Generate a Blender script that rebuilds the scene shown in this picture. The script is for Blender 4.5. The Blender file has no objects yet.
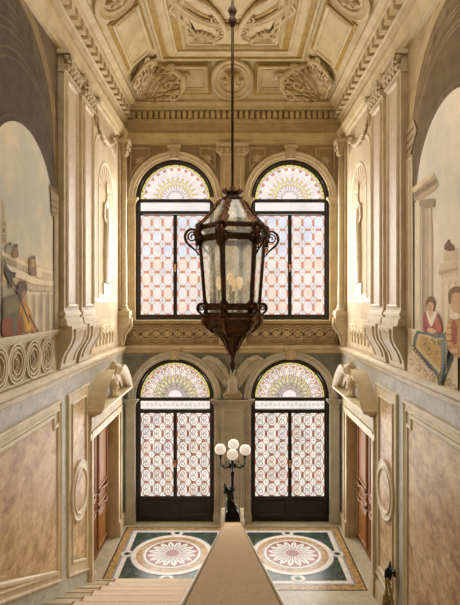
import bpy, bmesh, math, random
from mathutils import Vector
PI = math.pi
C = bpy.context.scene.collection
SC = bpy.context.scene
# ------------------------------------------------------------------ camera, world, lights, exposure
FP = 510.0                     # focal length in pixels of the 460x605 frame
EYE = 5.51                     # eye height above the landing
cam_d = bpy.data.cameras.new('camera'); cam = bpy.data.objects.new('camera', cam_d); C.objects.link(cam)
cam_d.sensor_fit = 'VERTICAL'; cam_d.sensor_height = 24; cam_d.lens = 24*FP/605
cam_d.shift_x = -2.5/605; cam_d.clip_start = 0.05; cam_d.clip_end = 100
cam.location = (0, 0, EYE); cam.rotation_euler = (PI/2, 0, 0)
SC.camera = cam
w = bpy.data.worlds.new('world'); SC.world = w; w.use_nodes = True
bg = w.node_tree.nodes['Background']; bg.inputs[0].default_value = (0.95, 0.9, 0.85, 1); bg.inputs[1].default_value = 0.06
def area(name, loc, rot, sx, sy, power, col):
    l = bpy.data.lights.new(name, 'AREA'); l.shape = 'RECTANGLE'; l.size = sx; l.size_y = sy; l.energy = power; l.color = col
    o = bpy.data.objects.new(name, l); C.objects.link(o); o.location = loc; o.rotation_euler = rot; return o
# daylight of the stair hall's other windows, high up behind the viewer
area('hall_daylight', (0, -1.3, 7.6), (math.radians(95), 0, 0), 4.6, 3.0, 8, (1.0, 0.96, 0.91))
# added fill lamp under the closed ceiling, brightening the side walls and stairs
area('overhead_fill', (0, 5.6, 11.0), (0, 0, 0), 3.0, 4.4, 100, (1.0, 0.96, 0.91))
# daylight entering through the four back windows
for _s in (-1, 1):
    area('window_daylight', (_s*1.445, 12.75+0.08, 6.9), (-PI/2, 0, 0), 1.6, 3.3, 140, (1.0, 0.97, 0.93))
    area('window_daylight', (_s*1.445, 12.75+0.08, 2.2), (-PI/2, 0, 0), 1.6, 3.0, 75, (1.0, 0.97, 0.93))
SC.view_settings.view_transform = 'Standard'; SC.view_settings.look = 'None'
SC.view_settings.gamma = 1; SC.view_settings.use_curve_mapping = False
SC.view_settings.exposure = 0.24
GLOW = 0.86                    # daylight through the leaded glass

# ------------------------------------------------------------------ sizes
HW = 2.72; YB = 12.75; YF = -1.6
CX = 1.445                     # window axis
# ------------------------------------------------------------------ materials
def lin(c):
    return tuple(((v/255)/12.92 if v/255 <= 0.04045 else ((v/255+0.055)/1.055)**2.4) for v in c)
def mat(name, c, c2=None, rough=0.6, metal=0.0, scale=3.0, bump=0.0, bscale=40, kind='noise', stretch=(1,1,1), lo=0.4, hi=0.65, c3=None):
    m = bpy.data.materials.new(name); m.use_nodes = True; nt = m.node_tree; N = nt.nodes; L = nt.links
    b = N['Principled BSDF']; c = lin(c); b.inputs['Base Color'].default_value = (*c, 1)
    b.inputs['Roughness'].default_value = rough; b.inputs['Metallic'].default_value = metal
    tc = N.new('ShaderNodeTexCoord'); mp = N.new('ShaderNodeMapping'); mp.inputs['Scale'].default_value = stretch
    L.new(tc.outputs['Object'], mp.inputs[0])
    if c2:
        n = N.new('ShaderNodeTexNoise'); n.inputs['Scale'].default_value = scale; n.inputs['Detail'].default_value = 8
        n.inputs['Distortion'].default_value = 1.6 if kind in ('marble', 'breccia') else 0.3; n.inputs['Roughness'].default_value = 0.62
        L.new(mp.outputs[0], n.inputs['Vector'])
        r = N.new('ShaderNodeValToRGB'); L.new(n.outputs['Fac'], r.inputs[0])
        r.color_ramp.elements[0].position = lo; r.color_ramp.elements[0].color = (*c, 1)
        r.color_ramp.elements[1].position = hi; r.color_ramp.elements[1].color = (*lin(c2), 1)
        out = r.outputs[0]
        if kind in ('marble', 'breccia'):
            v = N.new('ShaderNodeTexNoise'); v.inputs['Scale'].default_value = scale*1.7; v.inputs['Detail'].default_value = 10
            v.inputs['Distortion'].default_value = 2.5; L.new(mp.outputs[0], v.inputs['Vector'])
            r2 = N.new('ShaderNodeValToRGB'); L.new(v.outputs['Fac'], r2.inputs[0])
            e = r2.color_ramp.elements; e[0].position = 0.46; e[0].color = (0,0,0,1); e[1].position = 0.54; e[1].color = (0,0,0,1)
            k = e.new(0.5); k.color = (1,1,1,1)
            mx = N.new('ShaderNodeMix'); mx.data_type = 'RGBA'
            mul = N.new('ShaderNodeMath'); mul.operation = 'MULTIPLY'; mul.inputs[1].default_value = 0.55 if kind == 'marble' else 0.7
            L.new(r2.outputs[0], mul.inputs[0]); L.new(mul.outputs[0], mx.inputs['Factor'])
            L.new(out, mx.inputs[6]); mx.inputs[7].default_value = (*lin(c3 or c2), 1); out = mx.outputs[2]
        L.new(out, b.inputs['Base Color'])
    if bump:
        n = N.new('ShaderNodeTexNoise'); n.inputs['Scale'].default_value = bscale; n.inputs['Detail'].default_value = 6
        L.new(mp.outputs[0], n.inputs['Vector'])
        bp = N.new('ShaderNodeBump'); bp.inputs['Strength'].default_value = bump; bp.inputs['Distance'].default_value = 0.02
        L.new(n.outputs['Fac'], bp.inputs['Height']); L.new(bp.outputs[0], b.inputs['Normal'])
    return m
def polish(m, s=0.25):
    m.node_tree.nodes['Principled BSDF'].inputs['Specular IOR Level'].default_value = s
def glow(name, c, k=1.0):
    m = bpy.data.materials.new(name); m.use_nodes = True; nt = m.node_tree; N = nt.nodes; L = nt.links
    b = N['Principled BSDF']; c = lin(c)
    b.inputs['Base Color'].default_value = (*[x*0.12 for x in c], 1); b.inputs['Roughness'].default_value = 0.15
    tc = N.new('ShaderNodeTexCoord'); n = N.new('ShaderNodeTexNoise'); n.inputs['Scale'].default_value = 2.2; n.inputs['Detail'].default_value = 4
    L.new(tc.outputs['Object'], n.inputs['Vector'])
    r = N.new('ShaderNodeValToRGB'); L.new(n.outputs['Fac'], r.inputs[0])
    r.color_ramp.elements[0].position = 0.3; r.color_ramp.elements[0].color = (*[x*y for x, y in zip(c, (0.78, 0.80, 0.84))], 1)
    r.color_ramp.elements[1].position = 0.6; r.color_ramp.elements[1].color = (*c, 1)
    L.new(r.outputs[0], b.inputs['Emission Color']); b.inputs['Emission Strength'].default_value = GLOW*k
    return m
M = {}
def breccia():
    m = bpy.data.materials.new('tawny_breccia'); m.use_nodes = True; nt = m.node_tree; N = nt.nodes; L = nt.links
    b = N['Principled BSDF']; b.inputs['Roughness'].default_value = 0.5
    tc = N.new('ShaderNodeTexCoord'); mp = N.new('ShaderNodeMapping'); mp.inputs['Rotation'].default_value = (0.6, 0.3, 0.2); mp.inputs['Scale'].default_value = (1, 1, 1.5)
    L.new(tc.outputs['Object'], mp.inputs[0])
    def noise(sc, det, dist, rough=0.6):
        n = N.new('ShaderNodeTexNoise'); n.inputs['Scale'].default_value = sc; n.inputs['Detail'].default_value = det; n.inputs['Distortion'].default_value = dist; n.inputs['Roughness'].default_value = rough
        L.new(mp.outputs[0], n.inputs['Vector']); return n.outputs['Fac']
    def ramp(src, stops):
        r = N.new('ShaderNodeValToRGB'); L.new(src, r.inputs[0]); e = r.color_ramp.elements
        while len(e) < len(stops): e.new(0.5)
        for k, (p, c) in enumerate(stops): e[k].position = p; e[k].color = (*lin(c), 1)
        return r.outputs[0]
    def mix(f, a, c, mode='MIX'):
        x = N.new('ShaderNodeMix'); x.data_type = 'RGBA'; x.blend_type = mode
        if isinstance(f, float): x.inputs['Factor'].default_value = f
        else: L.new(f, x.inputs['Factor'])
        L.new(a, x.inputs[6]); L.new(c, x.inputs[7]); return x.outputs[2]
    base = ramp(noise(1.1, 8, 1.2), [(0.30,(138,106,80)),(0.42,(184,148,102)),(0.52,(216,186,138)),(0.66,(232,212,176))])
    spots = ramp(noise(5, 9, 0.8, 0.7), [(0.38,(118,86,66)),(0.50,(192,160,114)),(0.62,(226,204,166))])
    c = mix(0.5, base, spots)
    v = N.new('ShaderNodeTexNoise'); v.noise_type = 'RIDGED_MULTIFRACTAL'; v.inputs['Scale'].default_value = 1.4; v.inputs['Detail'].default_value = 4; v.inputs['Distortion'].default_value = 0.7
    L.new(mp.outputs[0], v.inputs['Vector']); mr = N.new('ShaderNodeMapRange'); mr.inputs[1].default_value = 0.75; mr.inputs[2].default_value = 1.15; mr.inputs[4].default_value = 0.5
    L.new(v.outputs['Fac'], mr.inputs[0]); dk = ramp(noise(2, 3, 0), [(0.3,(122,92,78)),(0.7,(164,116,70))])
    c = mix(mr.outputs[0], c, dk); L.new(c, b.inputs['Base Color']); return m
M['stone'] = mat('cream_limestone', (198,178,140), (172,150,112), 0.55, scale=2.5, bump=0.15)
M['stone_l'] = mat('pale_limestone', (212,196,162), (190,172,136), 0.5, scale=3, bump=0.1)
M['stone_b'] = mat('shaded_limestone', (166,142,102), (136,114,78), 0.6, scale=2.5, bump=0.2)  # darker copy of the cream limestone, with the back wall's shade in its colour
M['stone_g'] = mat('greyish_limestone', (192,182,162), (164,154,136), 0.5, scale=2.5, bump=0.15)
M['plaster'] = mat('painted_plaster', (204,186,152), (186,166,128), 0.7, scale=1.6, bump=0.1)
M['stucco'] = mat('pink_stucco', (206,186,158), (188,166,136), 0.55, kind='marble', scale=5, c3=(184,164,138))
M['grey'] = mat('grey_marble', (198,195,184), (170,167,156), 0.55, kind='marble', scale=1.6, c3=(142,138,124))
M['greydk'] = mat('dark_grey_marble', (130,128,112), (104,104,90), 0.5, kind='marble', scale=2, c3=(140,138,124))
M['breccia'] = breccia()
M['ceil'] = mat('cream_stucco', (206,186,142), (186,164,118), 0.6, scale=3, bump=0.1)
M['gold'] = mat('ochre_gilding', (178,140,50), (148,114,38), 0.55, scale=6)
M['wood'] = mat('walnut_wood', (134,86,38), (94,56,24), 0.5, scale=3, stretch=(6,6,0.6), bump=0.1)
M['woodl'] = mat('polished_walnut', (160,104,48), (120,74,32), 0.45, scale=3, stretch=(6,6,0.6))
M['dark'] = mat('dark_oak_frame', (38,26,18), (26,18,12), 0.4, scale=5)
M['lead'] = mat('lead_came', (70,62,54), None, 0.6)
M['iron'] = mat('wrought_iron', (104,90,80), None, 0.6, 0.1)
M['rust'] = mat('rusted_copper', (92,64,44), (50,35,25), 0.42, 0.55, scale=9, bump=0.5, bscale=50)
M['rustl'] = mat('worn_copper', (132,92,60), (90,60,40), 0.4, 0.75, scale=12, bump=0.5, bscale=60)
M['bronze'] = mat('dark_bronze', (38,40,32), (22,24,20), 0.4, 0.7, scale=12)
M['carpet'] = mat('tan_carpet', (214,184,142), (192,162,120), 0.95, scale=60, bump=0.6, bscale=220)
M['runner'] = mat('pink_beige_carpet', (240,222,198), (230,208,182), 0.9, scale=30, bump=0.3, bscale=200)
M['brass'] = mat('aged_brass', (170,120,64), None, 0.4, 0.6)
M['floor'] = mat('beige_stone_floor', (196,184,158), (178,164,138), 0.3, kind='marble', scale=1.3, c3=(160,146,120))
M['fgreen'] = mat('green_marble', (40,56,40), (18,28,22), 0.28, kind='marble', scale=5, c3=(150,165,145), lo=0.4, hi=0.6)
M['fwhite'] = mat('white_marble', (226,218,206), (208,200,190), 0.28, scale=6)
M['fgold'] = mat('siena_marble', (198,164,106), (150,114,70), 0.28, kind='marble', scale=9, c3=(96,66,40), lo=0.42, hi=0.6)
M['fred'] = mat('red_marble', (138,66,56), (112,50,44), 0.28, scale=12)
M['fblue'] = mat('blue_grey_marble', (150,158,164), (128,138,148), 0.28, scale=12)
M['fdark'] = mat('dark_border_marble', (70,58,44), (44,38,32), 0.28, scale=10)
for _k in ('fgreen','fwhite','fgold','fred','fblue','fdark','floor'): polish(M[_k])
polish(M['wood'], 0.3); polish(M['woodl'], 0.35); polish(M['breccia'], 0.3)
M['rope'] = mat('golden_rope', (176,148,98), (140,112,70), 0.8, scale=30, bump=0.5, bscale=150)
M['gw'] = glow('white_glass', (252,238,232)); M['gb'] = glow('bluish_glass', (234,236,246)); M['gp'] = glow('peach_glass', (252,230,212))
M['go'] = glow('orange_glass', (230,152,116)); M['gy'] = glow('yellow_glass', (238,218,120)); M['gg'] = glow('green_glass', (196,202,136))
M['gt'] = glow('transom_glass', (255,244,238)); M['gl'] = glow('lower_white_glass', (254,242,230)); M['gr'] = glow('russet_glass', (214,138,104))
# opal lamp glass
M['opal'] = mat('opal_glass', (250,244,234), None, 0.15)
_b = M['opal'].node_tree.nodes['Principled BSDF']; _b.inputs['Emission Color'].default_value = (1,0.93,0.86,1); _b.inputs['Emission Strength'].default_value = 0.25
M['bulb'] = glow('amber_filament_bulb', (236,190,130), 1.0)
def glassmat():
    m = bpy.data.materials.new('old_lantern_glass'); m.use_nodes = True; nt = m.node_tree; N = nt.nodes; L = nt.links
    N.remove(N['Principled BSDF']); out = N['Material Output']
    tr = N.new('ShaderNodeBsdfTransparent'); tr.inputs[0].default_value = (0.93,0.93,0.88,1)
    gl = N.new('ShaderNodeBsdfGlossy'); gl.inputs['Roughness'].default_value = 0.06; gl.inputs[0].default_value = (0.95,0.95,0.92,1)
    df = N.new('ShaderNodeBsdfTranslucent'); df.inputs[0].default_value = (0.8,0.82,0.76,1)
    d2 = N.new('ShaderNodeBsdfDiffuse'); d2.inputs[0].default_value = (0.75,0.78,0.72,1)
    a = N.new('ShaderNodeAddShader'); L.new(df.outputs[0], a.inputs[0]); L.new(d2.outputs[0], a.inputs[1])
    tc = N.new('ShaderNodeTexCoord'); n = N.new('ShaderNodeTexNoise'); n.inputs['Scale'].default_value = 5; n.inputs['Detail'].default_value = 5
    L.new(tc.outputs['Object'], n.inputs['Vector'])
    mr = N.new('ShaderNodeMapRange'); mr.inputs[1].default_value = 0.35; mr.inputs[2].default_value = 0.7; mr.inputs[3].default_value = 0.06; mr.inputs[4].default_value = 0.3
    L.new(n.outputs['Fac'], mr.inputs[0])
    m1 = N.new('ShaderNodeMixShader'); L.new(mr.outputs[0], m1.inputs[0]); L.new(tr.outputs[0], m1.inputs[1]); L.new(a.outputs[0], m1.inputs[2])
    m2 = N.new('ShaderNodeMixShader'); m2.inputs[0].default_value = 0.1; L.new(m1.outputs[0], m2.inputs[1]); L.new(gl.outputs[0], m2.inputs[2])
    L.new(m2.outputs[0], out.inputs[0]); return m
M['glass'] = glassmat()
M['sky_paint'] = mat('fresco_sky', (190,186,168), (226,208,172), 0.85, scale=0.9, lo=0.42, hi=0.62)
M['sky_paint_warm'] = mat('fresco_pale_sky', (220,212,192), (248,234,206), 0.85, scale=0.8, lo=0.38, hi=0.58)
_pm = {}
def paint(r, g, b, v=18):
    """fresco colour with the uneven tone of old paint"""
    k = (r, g, b)
    if k not in _pm:
        q = tuple(min((x*0.87+y*0.13)*1.08, 248) for x, y in zip(k, (200,178,138)))
        _pm[k] = mat('fresco_paint', q, tuple(max(x-v,0) for x in q), 0.85, scale=4)
    return _pm[k]

# ------------------------------------------------------------------ frames of reference: (u, v, w) on a surface, w towards the room
TL = lambda u, v, w: (-HW+w, u, v)
TR = lambda u, v, w: (HW-w, u, v)
TB = lambda u, v, w: (u, YB-w, v)
TF = lambda u, v, w: (u, v, w)
ID = TF
# ------------------------------------------------------------------ mesh builder
class MB:
    def __init__(self, T=ID): self.v = []; self.f = []; self.m = []; self.s = []; self.mats = []; self.T = T
    def mi(self, m):
        if m not in self.mats: self.mats.append(m)
        return self.mats.index(m)
    def add(self, vs, fs, m, smooth=False, T=None):
        T = T or self.T; b = len(self.v); i = self.mi(m)
        self.v += [T(*p) for p in vs]
        for f in fs: self.f.append([b+k for k in f]); self.m.append(i); self.s.append(smooth)
        return self
    def box(self, u0, u1, v0, v1, w0, w1, m, T=None):
        vs = [(u,v,w) for w in (w0,w1) for v in (v0,v1) for u in (u0,u1)]
        return self.add(vs, [(0,1,3,2),(4,6,7,5),(0,4,5,1),(2,3,7,6),(0,2,6,4),(1,5,7,3)], m, T=T)
    def slab(self, poly, w0, w1, m, T=None):
        n = len(poly); vs = [(p[0],p[1],w0) for p in poly]+[(p[0],p[1],w1) for p in poly]
        fs = [tuple(range(n, 2*n)), tuple(range(n))[::-1]]+[(i,(i+1)%n,n+(i+1)%n,n+i) for i in range(n)]
        return self.add(vs, fs, m, T=T)
    def face(self, poly, w, m, T=None):
        return self.add([(p[0],p[1],w) for p in poly], [tuple(range(len(poly)))], m, T=T)
    def loft(self, rings, m, close=True, caps=False, smooth=True, T=None):
        n = len(rings[0]); vs = [p for r in rings for p in r]; fs = []
        for a in range(len(rings)-1):
            for i in range(n if close else n-1):
                j = (i+1) % n; fs.append((a*n+i, a*n+j, (a+1)*n+j, (a+1)*n+i))
        if caps: fs.append(tuple(range(n))[::-1]); fs.append(tuple((len(rings)-1)*n+i for i in range(n)))
        return self.add(vs, fs, m, smooth, T)
    def frame(self, path, prof, m, closed=True, T=None, smooth=False):
        """sweep prof [(inset, w)] along a counter-clockwise path in (u, v); inset is towards its left side"""
        n = len(path); rows = []
        for i in range(n):
            p = Vector(path[i][:2])
            a = Vector(path[i-1][:2]) if (closed or i > 0) else None
            b = Vector(path[(i+1) % n][:2]) if (closed or i < n-1) else None
            if a is None: a = p-(b-p)
            if b is None: b = p+(p-a)
            d1 = (p-a).normalized(); d2 = (b-p).normalized()
            n1 = Vector((-d1.y, d1.x)); n2 = Vector((-d2.y, d2.x)); mm = n1+n2
            if mm.length < 1e-6: mm = n1
            mm.normalize(); k = 1/max(mm.dot(n1), 0.35)
            rows.append([(p.x+mm.x*k*s, p.y+mm.y*k*s, w) for s, w in prof])
        q = len(prof); vs = [p for r in rows for p in r]; fs = []
        for i in range(n if closed else n-1):
            j = (i+1) % n
            for t in range(q-1): fs.append((i*q+t, j*q+t, j*q+t+1, i*q+t+1))
        return self.add(vs, fs, m, smooth, T)
    def tube(self, pts, r, m, n=6, T=None, caps=True):
        pts = [Vector(p) for p in pts]; rr = r if isinstance(r, (list, tuple)) else [r]*len(pts)
        rings = []; ref = None
        for i, p in enumerate(pts):
            t = (pts[min(i+1, len(pts)-1)]-pts[max(i-1, 0)])
            t = t.normalized() if t.length > 1e-9 else Vector((0,0,1))
            if ref is None: ref = Vector((0,0,1)) if abs(t.z) < 0.9 else Vector((1,0,0))
            a = (ref-t*ref.dot(t))
            if a.length < 1e-5: a = t.orthogonal()
            a.normalize(); ref = a; b = t.cross(a)
            rings.append([tuple(p+(a*math.cos(2*PI*k/n)+b*math.sin(2*PI*k/n))*rr[i]) for k in range(n)])
        return self.loft(rings, m, caps=caps, T=T)
    def lathe(self, c, prof, m, n=16, T=None, axis=2, smooth=True, phase=0.0):
        """prof [(radius, height)] about an axis through c (0=u, 1=v, 2=w)"""
        rings = []
        for r, h in prof:
            ring = []
            for k in range(n):
                a = 2*PI*k/n+phase; x, y = r*math.cos(a), r*math.sin(a)
                p = [0,0,0]; p[axis] = h; p[(axis+1)%3] = x; p[(axis+2)%3] = y
                ring.append((c[0]+p[0], c[1]+p[1], c[2]+p[2]))
            rings.append(ring)
        return self.loft(rings, m, caps=True, smooth=smooth, T=T)
    def ball(self, c, r, m, n=10, T=None, rot=0.0):
        """ellipsoid, r=(ru,rv,rw), rot turns it in the (u, v) plane"""
        if not isinstance(r, (list, tuple)): r = (r,r,r)
        rings = []; cr, sr = math.cos(rot), math.sin(rot); k = max(4, n//2+1)
        for i in range(k+1):
            t = PI*i/k; st = max(math.sin(t), 0.02); ring = []
            for j in range(n):
                a = 2*PI*j/n; x = r[0]*st*math.cos(a); y = r[1]*st*math.sin(a); z = -r[2]*math.cos(t)
                ring.append((c[0]+x*cr-y*sr, c[1]+x*sr+y*cr, c[2]+z))
            rings.append(ring)
        return self.loft(rings, m, caps=True, T=T)
    def ring(self, c, r0, r1, w0, w1, m, n=32, a0=0, a1=2*PI, T=None):
        full = abs(a1-a0-2*PI) < 1e-6; k = n if full else n+1; rows = []
        for i in range(k):
            a = a0+(a1-a0)*i/n; cs, sn = math.cos(a), math.sin(a)
            rows.append([(c[0]+r*cs, c[1]+r*sn, ww) for r, ww in ((r0,w0),(r0,w1),(r1,w1),(r1,w0))])
        vs = [p for r in rows for p in r]; fs = []
        for i in range(n):
            j = (i+1) % k
            for t in range(3): fs.append((i*4+t, j*4+t, j*4+t+1, i*4+t+1))
        if not full: fs += [(0,1,2,3), ((k-1)*4+3,(k-1)*4+2,(k-1)*4+1,(k-1)*4)]
        return self.add(vs, fs, m, T=T)
    def leaf(self, c, ang, ln, wd, h, m, T=None, w=0.0):
        """raised leaf with a rib, from its root c in direction ang"""
        ca, sa = math.cos(ang), math.sin(ang); rows = []
        for t, k in ((0,0.15),(0.2,0.7),(0.45,1.0),(0.7,0.75),(0.88,0.42),(1,0.04)):
            x = t*ln; hh = h*math.sin(PI*min(1, 0.15+0.8*t))
            r = []
            for y, z in ((-wd*k, 0), (-wd*k*0.9, hh*0.55), (0, hh*0.75), (wd*k*0.9, hh*0.55), (wd*k, 0)):
                r.append((c[0]+x*ca-y*sa, c[1]+x*sa+y*ca, w+z))
            rows.append(r)
        return self.loft(rows, m, close=False, smooth=False, T=T)
    def build(self, name, parent=None, mod=None, kind=None):
        me = bpy.data.meshes.new(name)
        off = wl(parent) if parent is not None else Vector((0,0,0))
        me.from_pydata([tuple(Vector(p)-off) for p in self.v], [], self.f)
        for m in self.mats: me.materials.append(M[m] if isinstance(m, str) else m)
        me.polygons.foreach_set('material_index', self.m); me.polygons.foreach_set('use_smooth', self.s)
        bm = bmesh.new(); bm.from_mesh(me); bmesh.ops.recalc_face_normals(bm, faces=bm.faces); bm.to_mesh(me); bm.free()
        me.update()
        o = bpy.data.objects.new(name, me); C.objects.link(o)
        if parent is not None: o.parent = parent
        if mod:
            r = o.modifiers.new('remesh', 'REMESH'); r.mode = 'VOXEL'; r.voxel_size = mod; r.use_smooth_shade = True
            s = o.modifiers.new('smooth', 'SMOOTH'); s.iterations = 2
        if kind: o['kind'] = kind
        return o
def wl(o):
    p = Vector((0,0,0))
    while o is not None: p = p+o.location; o = o.parent
    return p
def thing(name, label, cat, loc, group=None):
    o = bpy.data.objects.new(name, None); C.objects.link(o); o.location = loc; o.empty_display_size = 0.2
    return tag(o, label, cat, group)
def tag(o, label, cat, group=None):
    o['label'] = label; o['category'] = cat
    if group: o['group'] = group
    return o
def setting(name, loc=(0,0,0)):
    o = bpy.data.objects.new(name, None); C.objects.link(o); o.location = loc; o['kind'] = 'structure'; return o
def origin(o, p):
    """move a lone mesh's origin to p without moving its shape"""
    p = Vector(p); o.data.transform(__import__('mathutils').Matrix.Translation(-p)); o.location = p; return o
def copy_tree(o, parent=None):
    c = o.copy(); C.objects.link(c); c.parent = parent
    for ch in list(o.children): copy_tree(ch, c)
    return c
def arc(cx, cy, r, a0, a1, n=24, ry=None):
    ry = ry or r
    return [(cx+r*math.cos(a0+(a1-a0)*i/n), cy+ry*math.sin(a0+(a1-a0)*i/n)) for i in range(n+1)]
def rect(u0, u1, v0, v1): return [(u0,v0),(u1,v0),(u1,v1),(u0,v1)]
def smooth_poly(pts, k=4):
    out = []; n = len(pts)
    for i in range(n):
        p0, p1, p2, p3 = pts[i-1], pts[i], pts[(i+1)%n], pts[(i+2)%n]
        for s in range(k):
            t = s/k
            out.append(tuple(0.5*(2*p1[a]+(p2[a]-p0[a])*t+(2*p0[a]-5*p1[a]+4*p2[a]-p3[a])*t*t+(3*p1[a]-p0[a]-3*p2[a]+p3[a])*t**3) for a in (0,1)))
    return out
def spiral(c, r0, r1, a0, turns, n=18, w=0.0, wr=0.0):
    return [(c[0]+(r0+(r1-r0)*i/n)*math.cos(a0+turns*2*PI*i/n), c[1]+(r0+(r1-r0)*i/n)*math.sin(a0+turns*2*PI*i/n), w+wr*i/n) for i in range(n+1)]
# ------------------------------------------------------------------ SETTING: floor, stairs, walls
OPN0, OPN1, OPNZ = 9.82, 11.98, 2.90         # side door openings
fl = setting('floor')
b = MB(); b.box(-HW-0.5, HW+0.5, 9.0, YB+0.5, -0.15, 0.0, 'floor'); b.build('landing_slab', fl)
def mosaic(cx):
    b = MB(TF); cy = 11.17; q = 1.06
    b.face(rect(cx-q-0.22, cx+q+0.22, cy-q-0.22-0.14, cy+q+0.30), 0.002, 'fdark')
    b.face(rect(cx-q-0.19, cx+q+0.19, cy-q-0.33, cy+q+0.27), 0.003, 'fgold')
    b.face(rect(cx-q-0.04, cx+q+0.04, cy-q-0.16, cy+q+0.12), 0.004, 'fblue')
    b.face(rect(cx-q+0.0, cx+q-0.0, cy-q-0.12, cy+q+0.08), 0.005, 'fwhite')
    b.face(rect(cx-q+0.1, cx+q-0.1, cy-q-0.02, cy+q-0.02), 0.006, 'fgreen')
    def disc(c, r, m, w, n=48): b.face(arc(c[0], c[1], r, 0, 2*PI*(n-1)/n, n-1), w, m)
    for dx, dy in ((1,0),(-1,0),(0,1),(0,-1)):
        c = (cx+dx*0.985, cy+dy*1.0); disc(c, 0.15, 'fblue', 0.007, 24); disc(c, 0.135, 'fwhite', 0.008, 24); disc(c, 0.075, 'fblue', 0.009, 20); disc(c, 0.062, 'fgreen', 0.010, 20)
    disc((cx,cy), 0.90, 'fblue', 0.011); disc((cx,cy), 0.885, 'fwhite', 0.012); disc((cx,cy), 0.78, 'fgold', 0.013); disc((cx,cy), 0.64, 'fblue', 0.014)
    disc((cx,cy), 0.62, 'fwhite', 0.015); disc((cx,cy), 0.57, 'fred', 0.016)
    n = 16
    for k in range(n):
        a = 2*PI*(k+0.5)/n; h = PI/n
        def P(r, t): return (cx+r*math.cos(a+t), cy+r*math.sin(a+t))
        b.face([P(0.1,0), P(0.38,-h*0.92), P(0.47,-h*0.6), P(0.55,0), P(0.47,h*0.6), P(0.38,h*0.92)], 0.017, 'fwhite')
        b.face([P(0.12,0), P(0.34,-h*0.42), P(0.50,0), P(0.34,h*0.42)], 0.018, 'fblue')
    disc((cx,cy), 0.165, 'fwhite', 0.019, 24); disc((cx,cy), 0.15, 'fred', 0.020, 24)
    return b.build('mosaic_panel', fl)
mosaic(-1.32); mosaic(1.31)
# left flight climbing towards the viewer, right flight going down
STEP_T, STEP_R, Y0 = 0.52, 0.216, 9.9
st = thing('staircase', 'pale stone flight with a pink-beige stair runner, rising from the landing along the left wall', 'staircase', (-1.45, 9.9, 0))
b = MB(); r = MB(); e = MB()
for i in range(18):
    y1 = Y0-STEP_T*i; y0 = y1-STEP_T; z = 0.12+STEP_R*i
    b.box(-HW, -0.15, y0-0.02, y1, z-0.5, z, 'stone_l'); b.box(-HW, -0.15, y1-0.02, y1+0.03, z-0.035, z, 'stone_l')
    r.box(-2.27, -0.24, y0, y1+0.035, z, z+0.012, 'runner'); r.box(-2.27, -0.24, y1+0.03, y1+0.042, z-STEP_R+0.02 if i else 0.0, z+0.012, 'runner')
    e.box(-2.30, -2.27, y0+0.02, y1+0.03, z, z+0.016, 'brass')
b.build('steps', st); r.build('stair_runner', st); e.build('runner_edge', st)
b = MB()
for i in range(14):
    y1 = 9.0-0.42*i; b.box(0.15, HW, y1-0.42, y1, -0.17*(i+1)-0.3, -0.17*(i+1), 'stone_l')
b.box(0.15, HW, YF, 9.0-0.42*14, -2.9, -2.55, 'stone_l')
tag(origin(b.build('lower_staircase'), (1.4,9,0)), 'pale stone flight going down from the landing along the right wall', 'staircase')
b = MB(); b.box(-HW-0.4, -0.15, YF, Y0-STEP_T*18, 3.5, 0.12+STEP_R*18, 'stone_l'); b.build('floor_upper', kind='structure')
# central sloping parapet with carpet on its top
PS = 0.402
def pz(y): return 0.975+PS*(10.5-y)
pt = thing('stair_parapet', 'long stone parapet between the flights, its sloping top covered with tan carpet', 'parapet', (0, 10.5, 0))
def side(u0, u1, z0, z1, ya, yb, m, b, low=None):
    vs = [(u,y,pz(y)+z if z is not None else low) for u in (u0,u1) for y in (ya,yb) for z in (z0,z1)]
    b.add(vs, [(0,1,3,2),(4,6,7,5),(0,4,5,1),(2,3,7,6),(0,2,6,4),(1,5,7,3)], m)
b = MB(); side(-0.15, 0.15, None, -0.09, 0.5, 10.5, 'stone', b, low=-2.6); b.build('wall_body', pt)
b = MB(); side(-0.178, 0.178, -0.09, -0.012, 0.5, 10.5, 'stone_l', b); b.build('coping', pt)
b = MB(); side(-0.152, 0.152, -0.012, 0.004, 0.5, 10.49, 'carpet', b); b.build('carpet_strip', pt)
b = MB(); 
for s in (-1,1): side(s*0.158-0.004, s*0.158+0.004, -0.012, 0.008, 0.5, 10.49, 'rope', b)
b.build('carpet_piping', pt)
b = MB(); b.box(-0.24,0.24,10.5,11.1,0.0,0.08,'stone_l'); b.box(-0.2,0.2,10.53,11.06,0.08,0.84,'stone_l')
b.box(-0.245,0.245,10.5,11.1,0.84,0.93,'stone_l')
for s in (-1,1):
    b.slab([(10.52,0.93),(11.1,0.93),(11.1,1.04),(10.95,1.06),(10.6,0.97)], s*0.165, s*0.24, 'stone_l', T=lambda u, v, w: (w, u, v))
tag(origin(b.build('newel_pedestal'), (0,10.8,0)), 'white stone pedestal at the foot of the stair parapet, under the bronze lamp', 'pedestal')

def side_wall(name, T):
    b = MB(T)
    b.box(YF, OPN0, -2.7, 4.35, -0.4, 0, 'grey'); b.box(OPN1, YB, -0.1, 4.35, -0.4, 0, 'grey')
    b.box(OPN0, OPN1, OPNZ, 4.35, -0.4, 0, 'grey'); pass
    b.box(YF, YB, 4.35, 10.45, -0.4, 0, 'plaster')
    b.box(OPN0, OPN1, 0, OPNZ, -0.4, -0.30, 'wood')
    b.build(name, kind='structure')
side_wall('wall_left', TL); side_wall('wall_right', TR)
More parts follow.
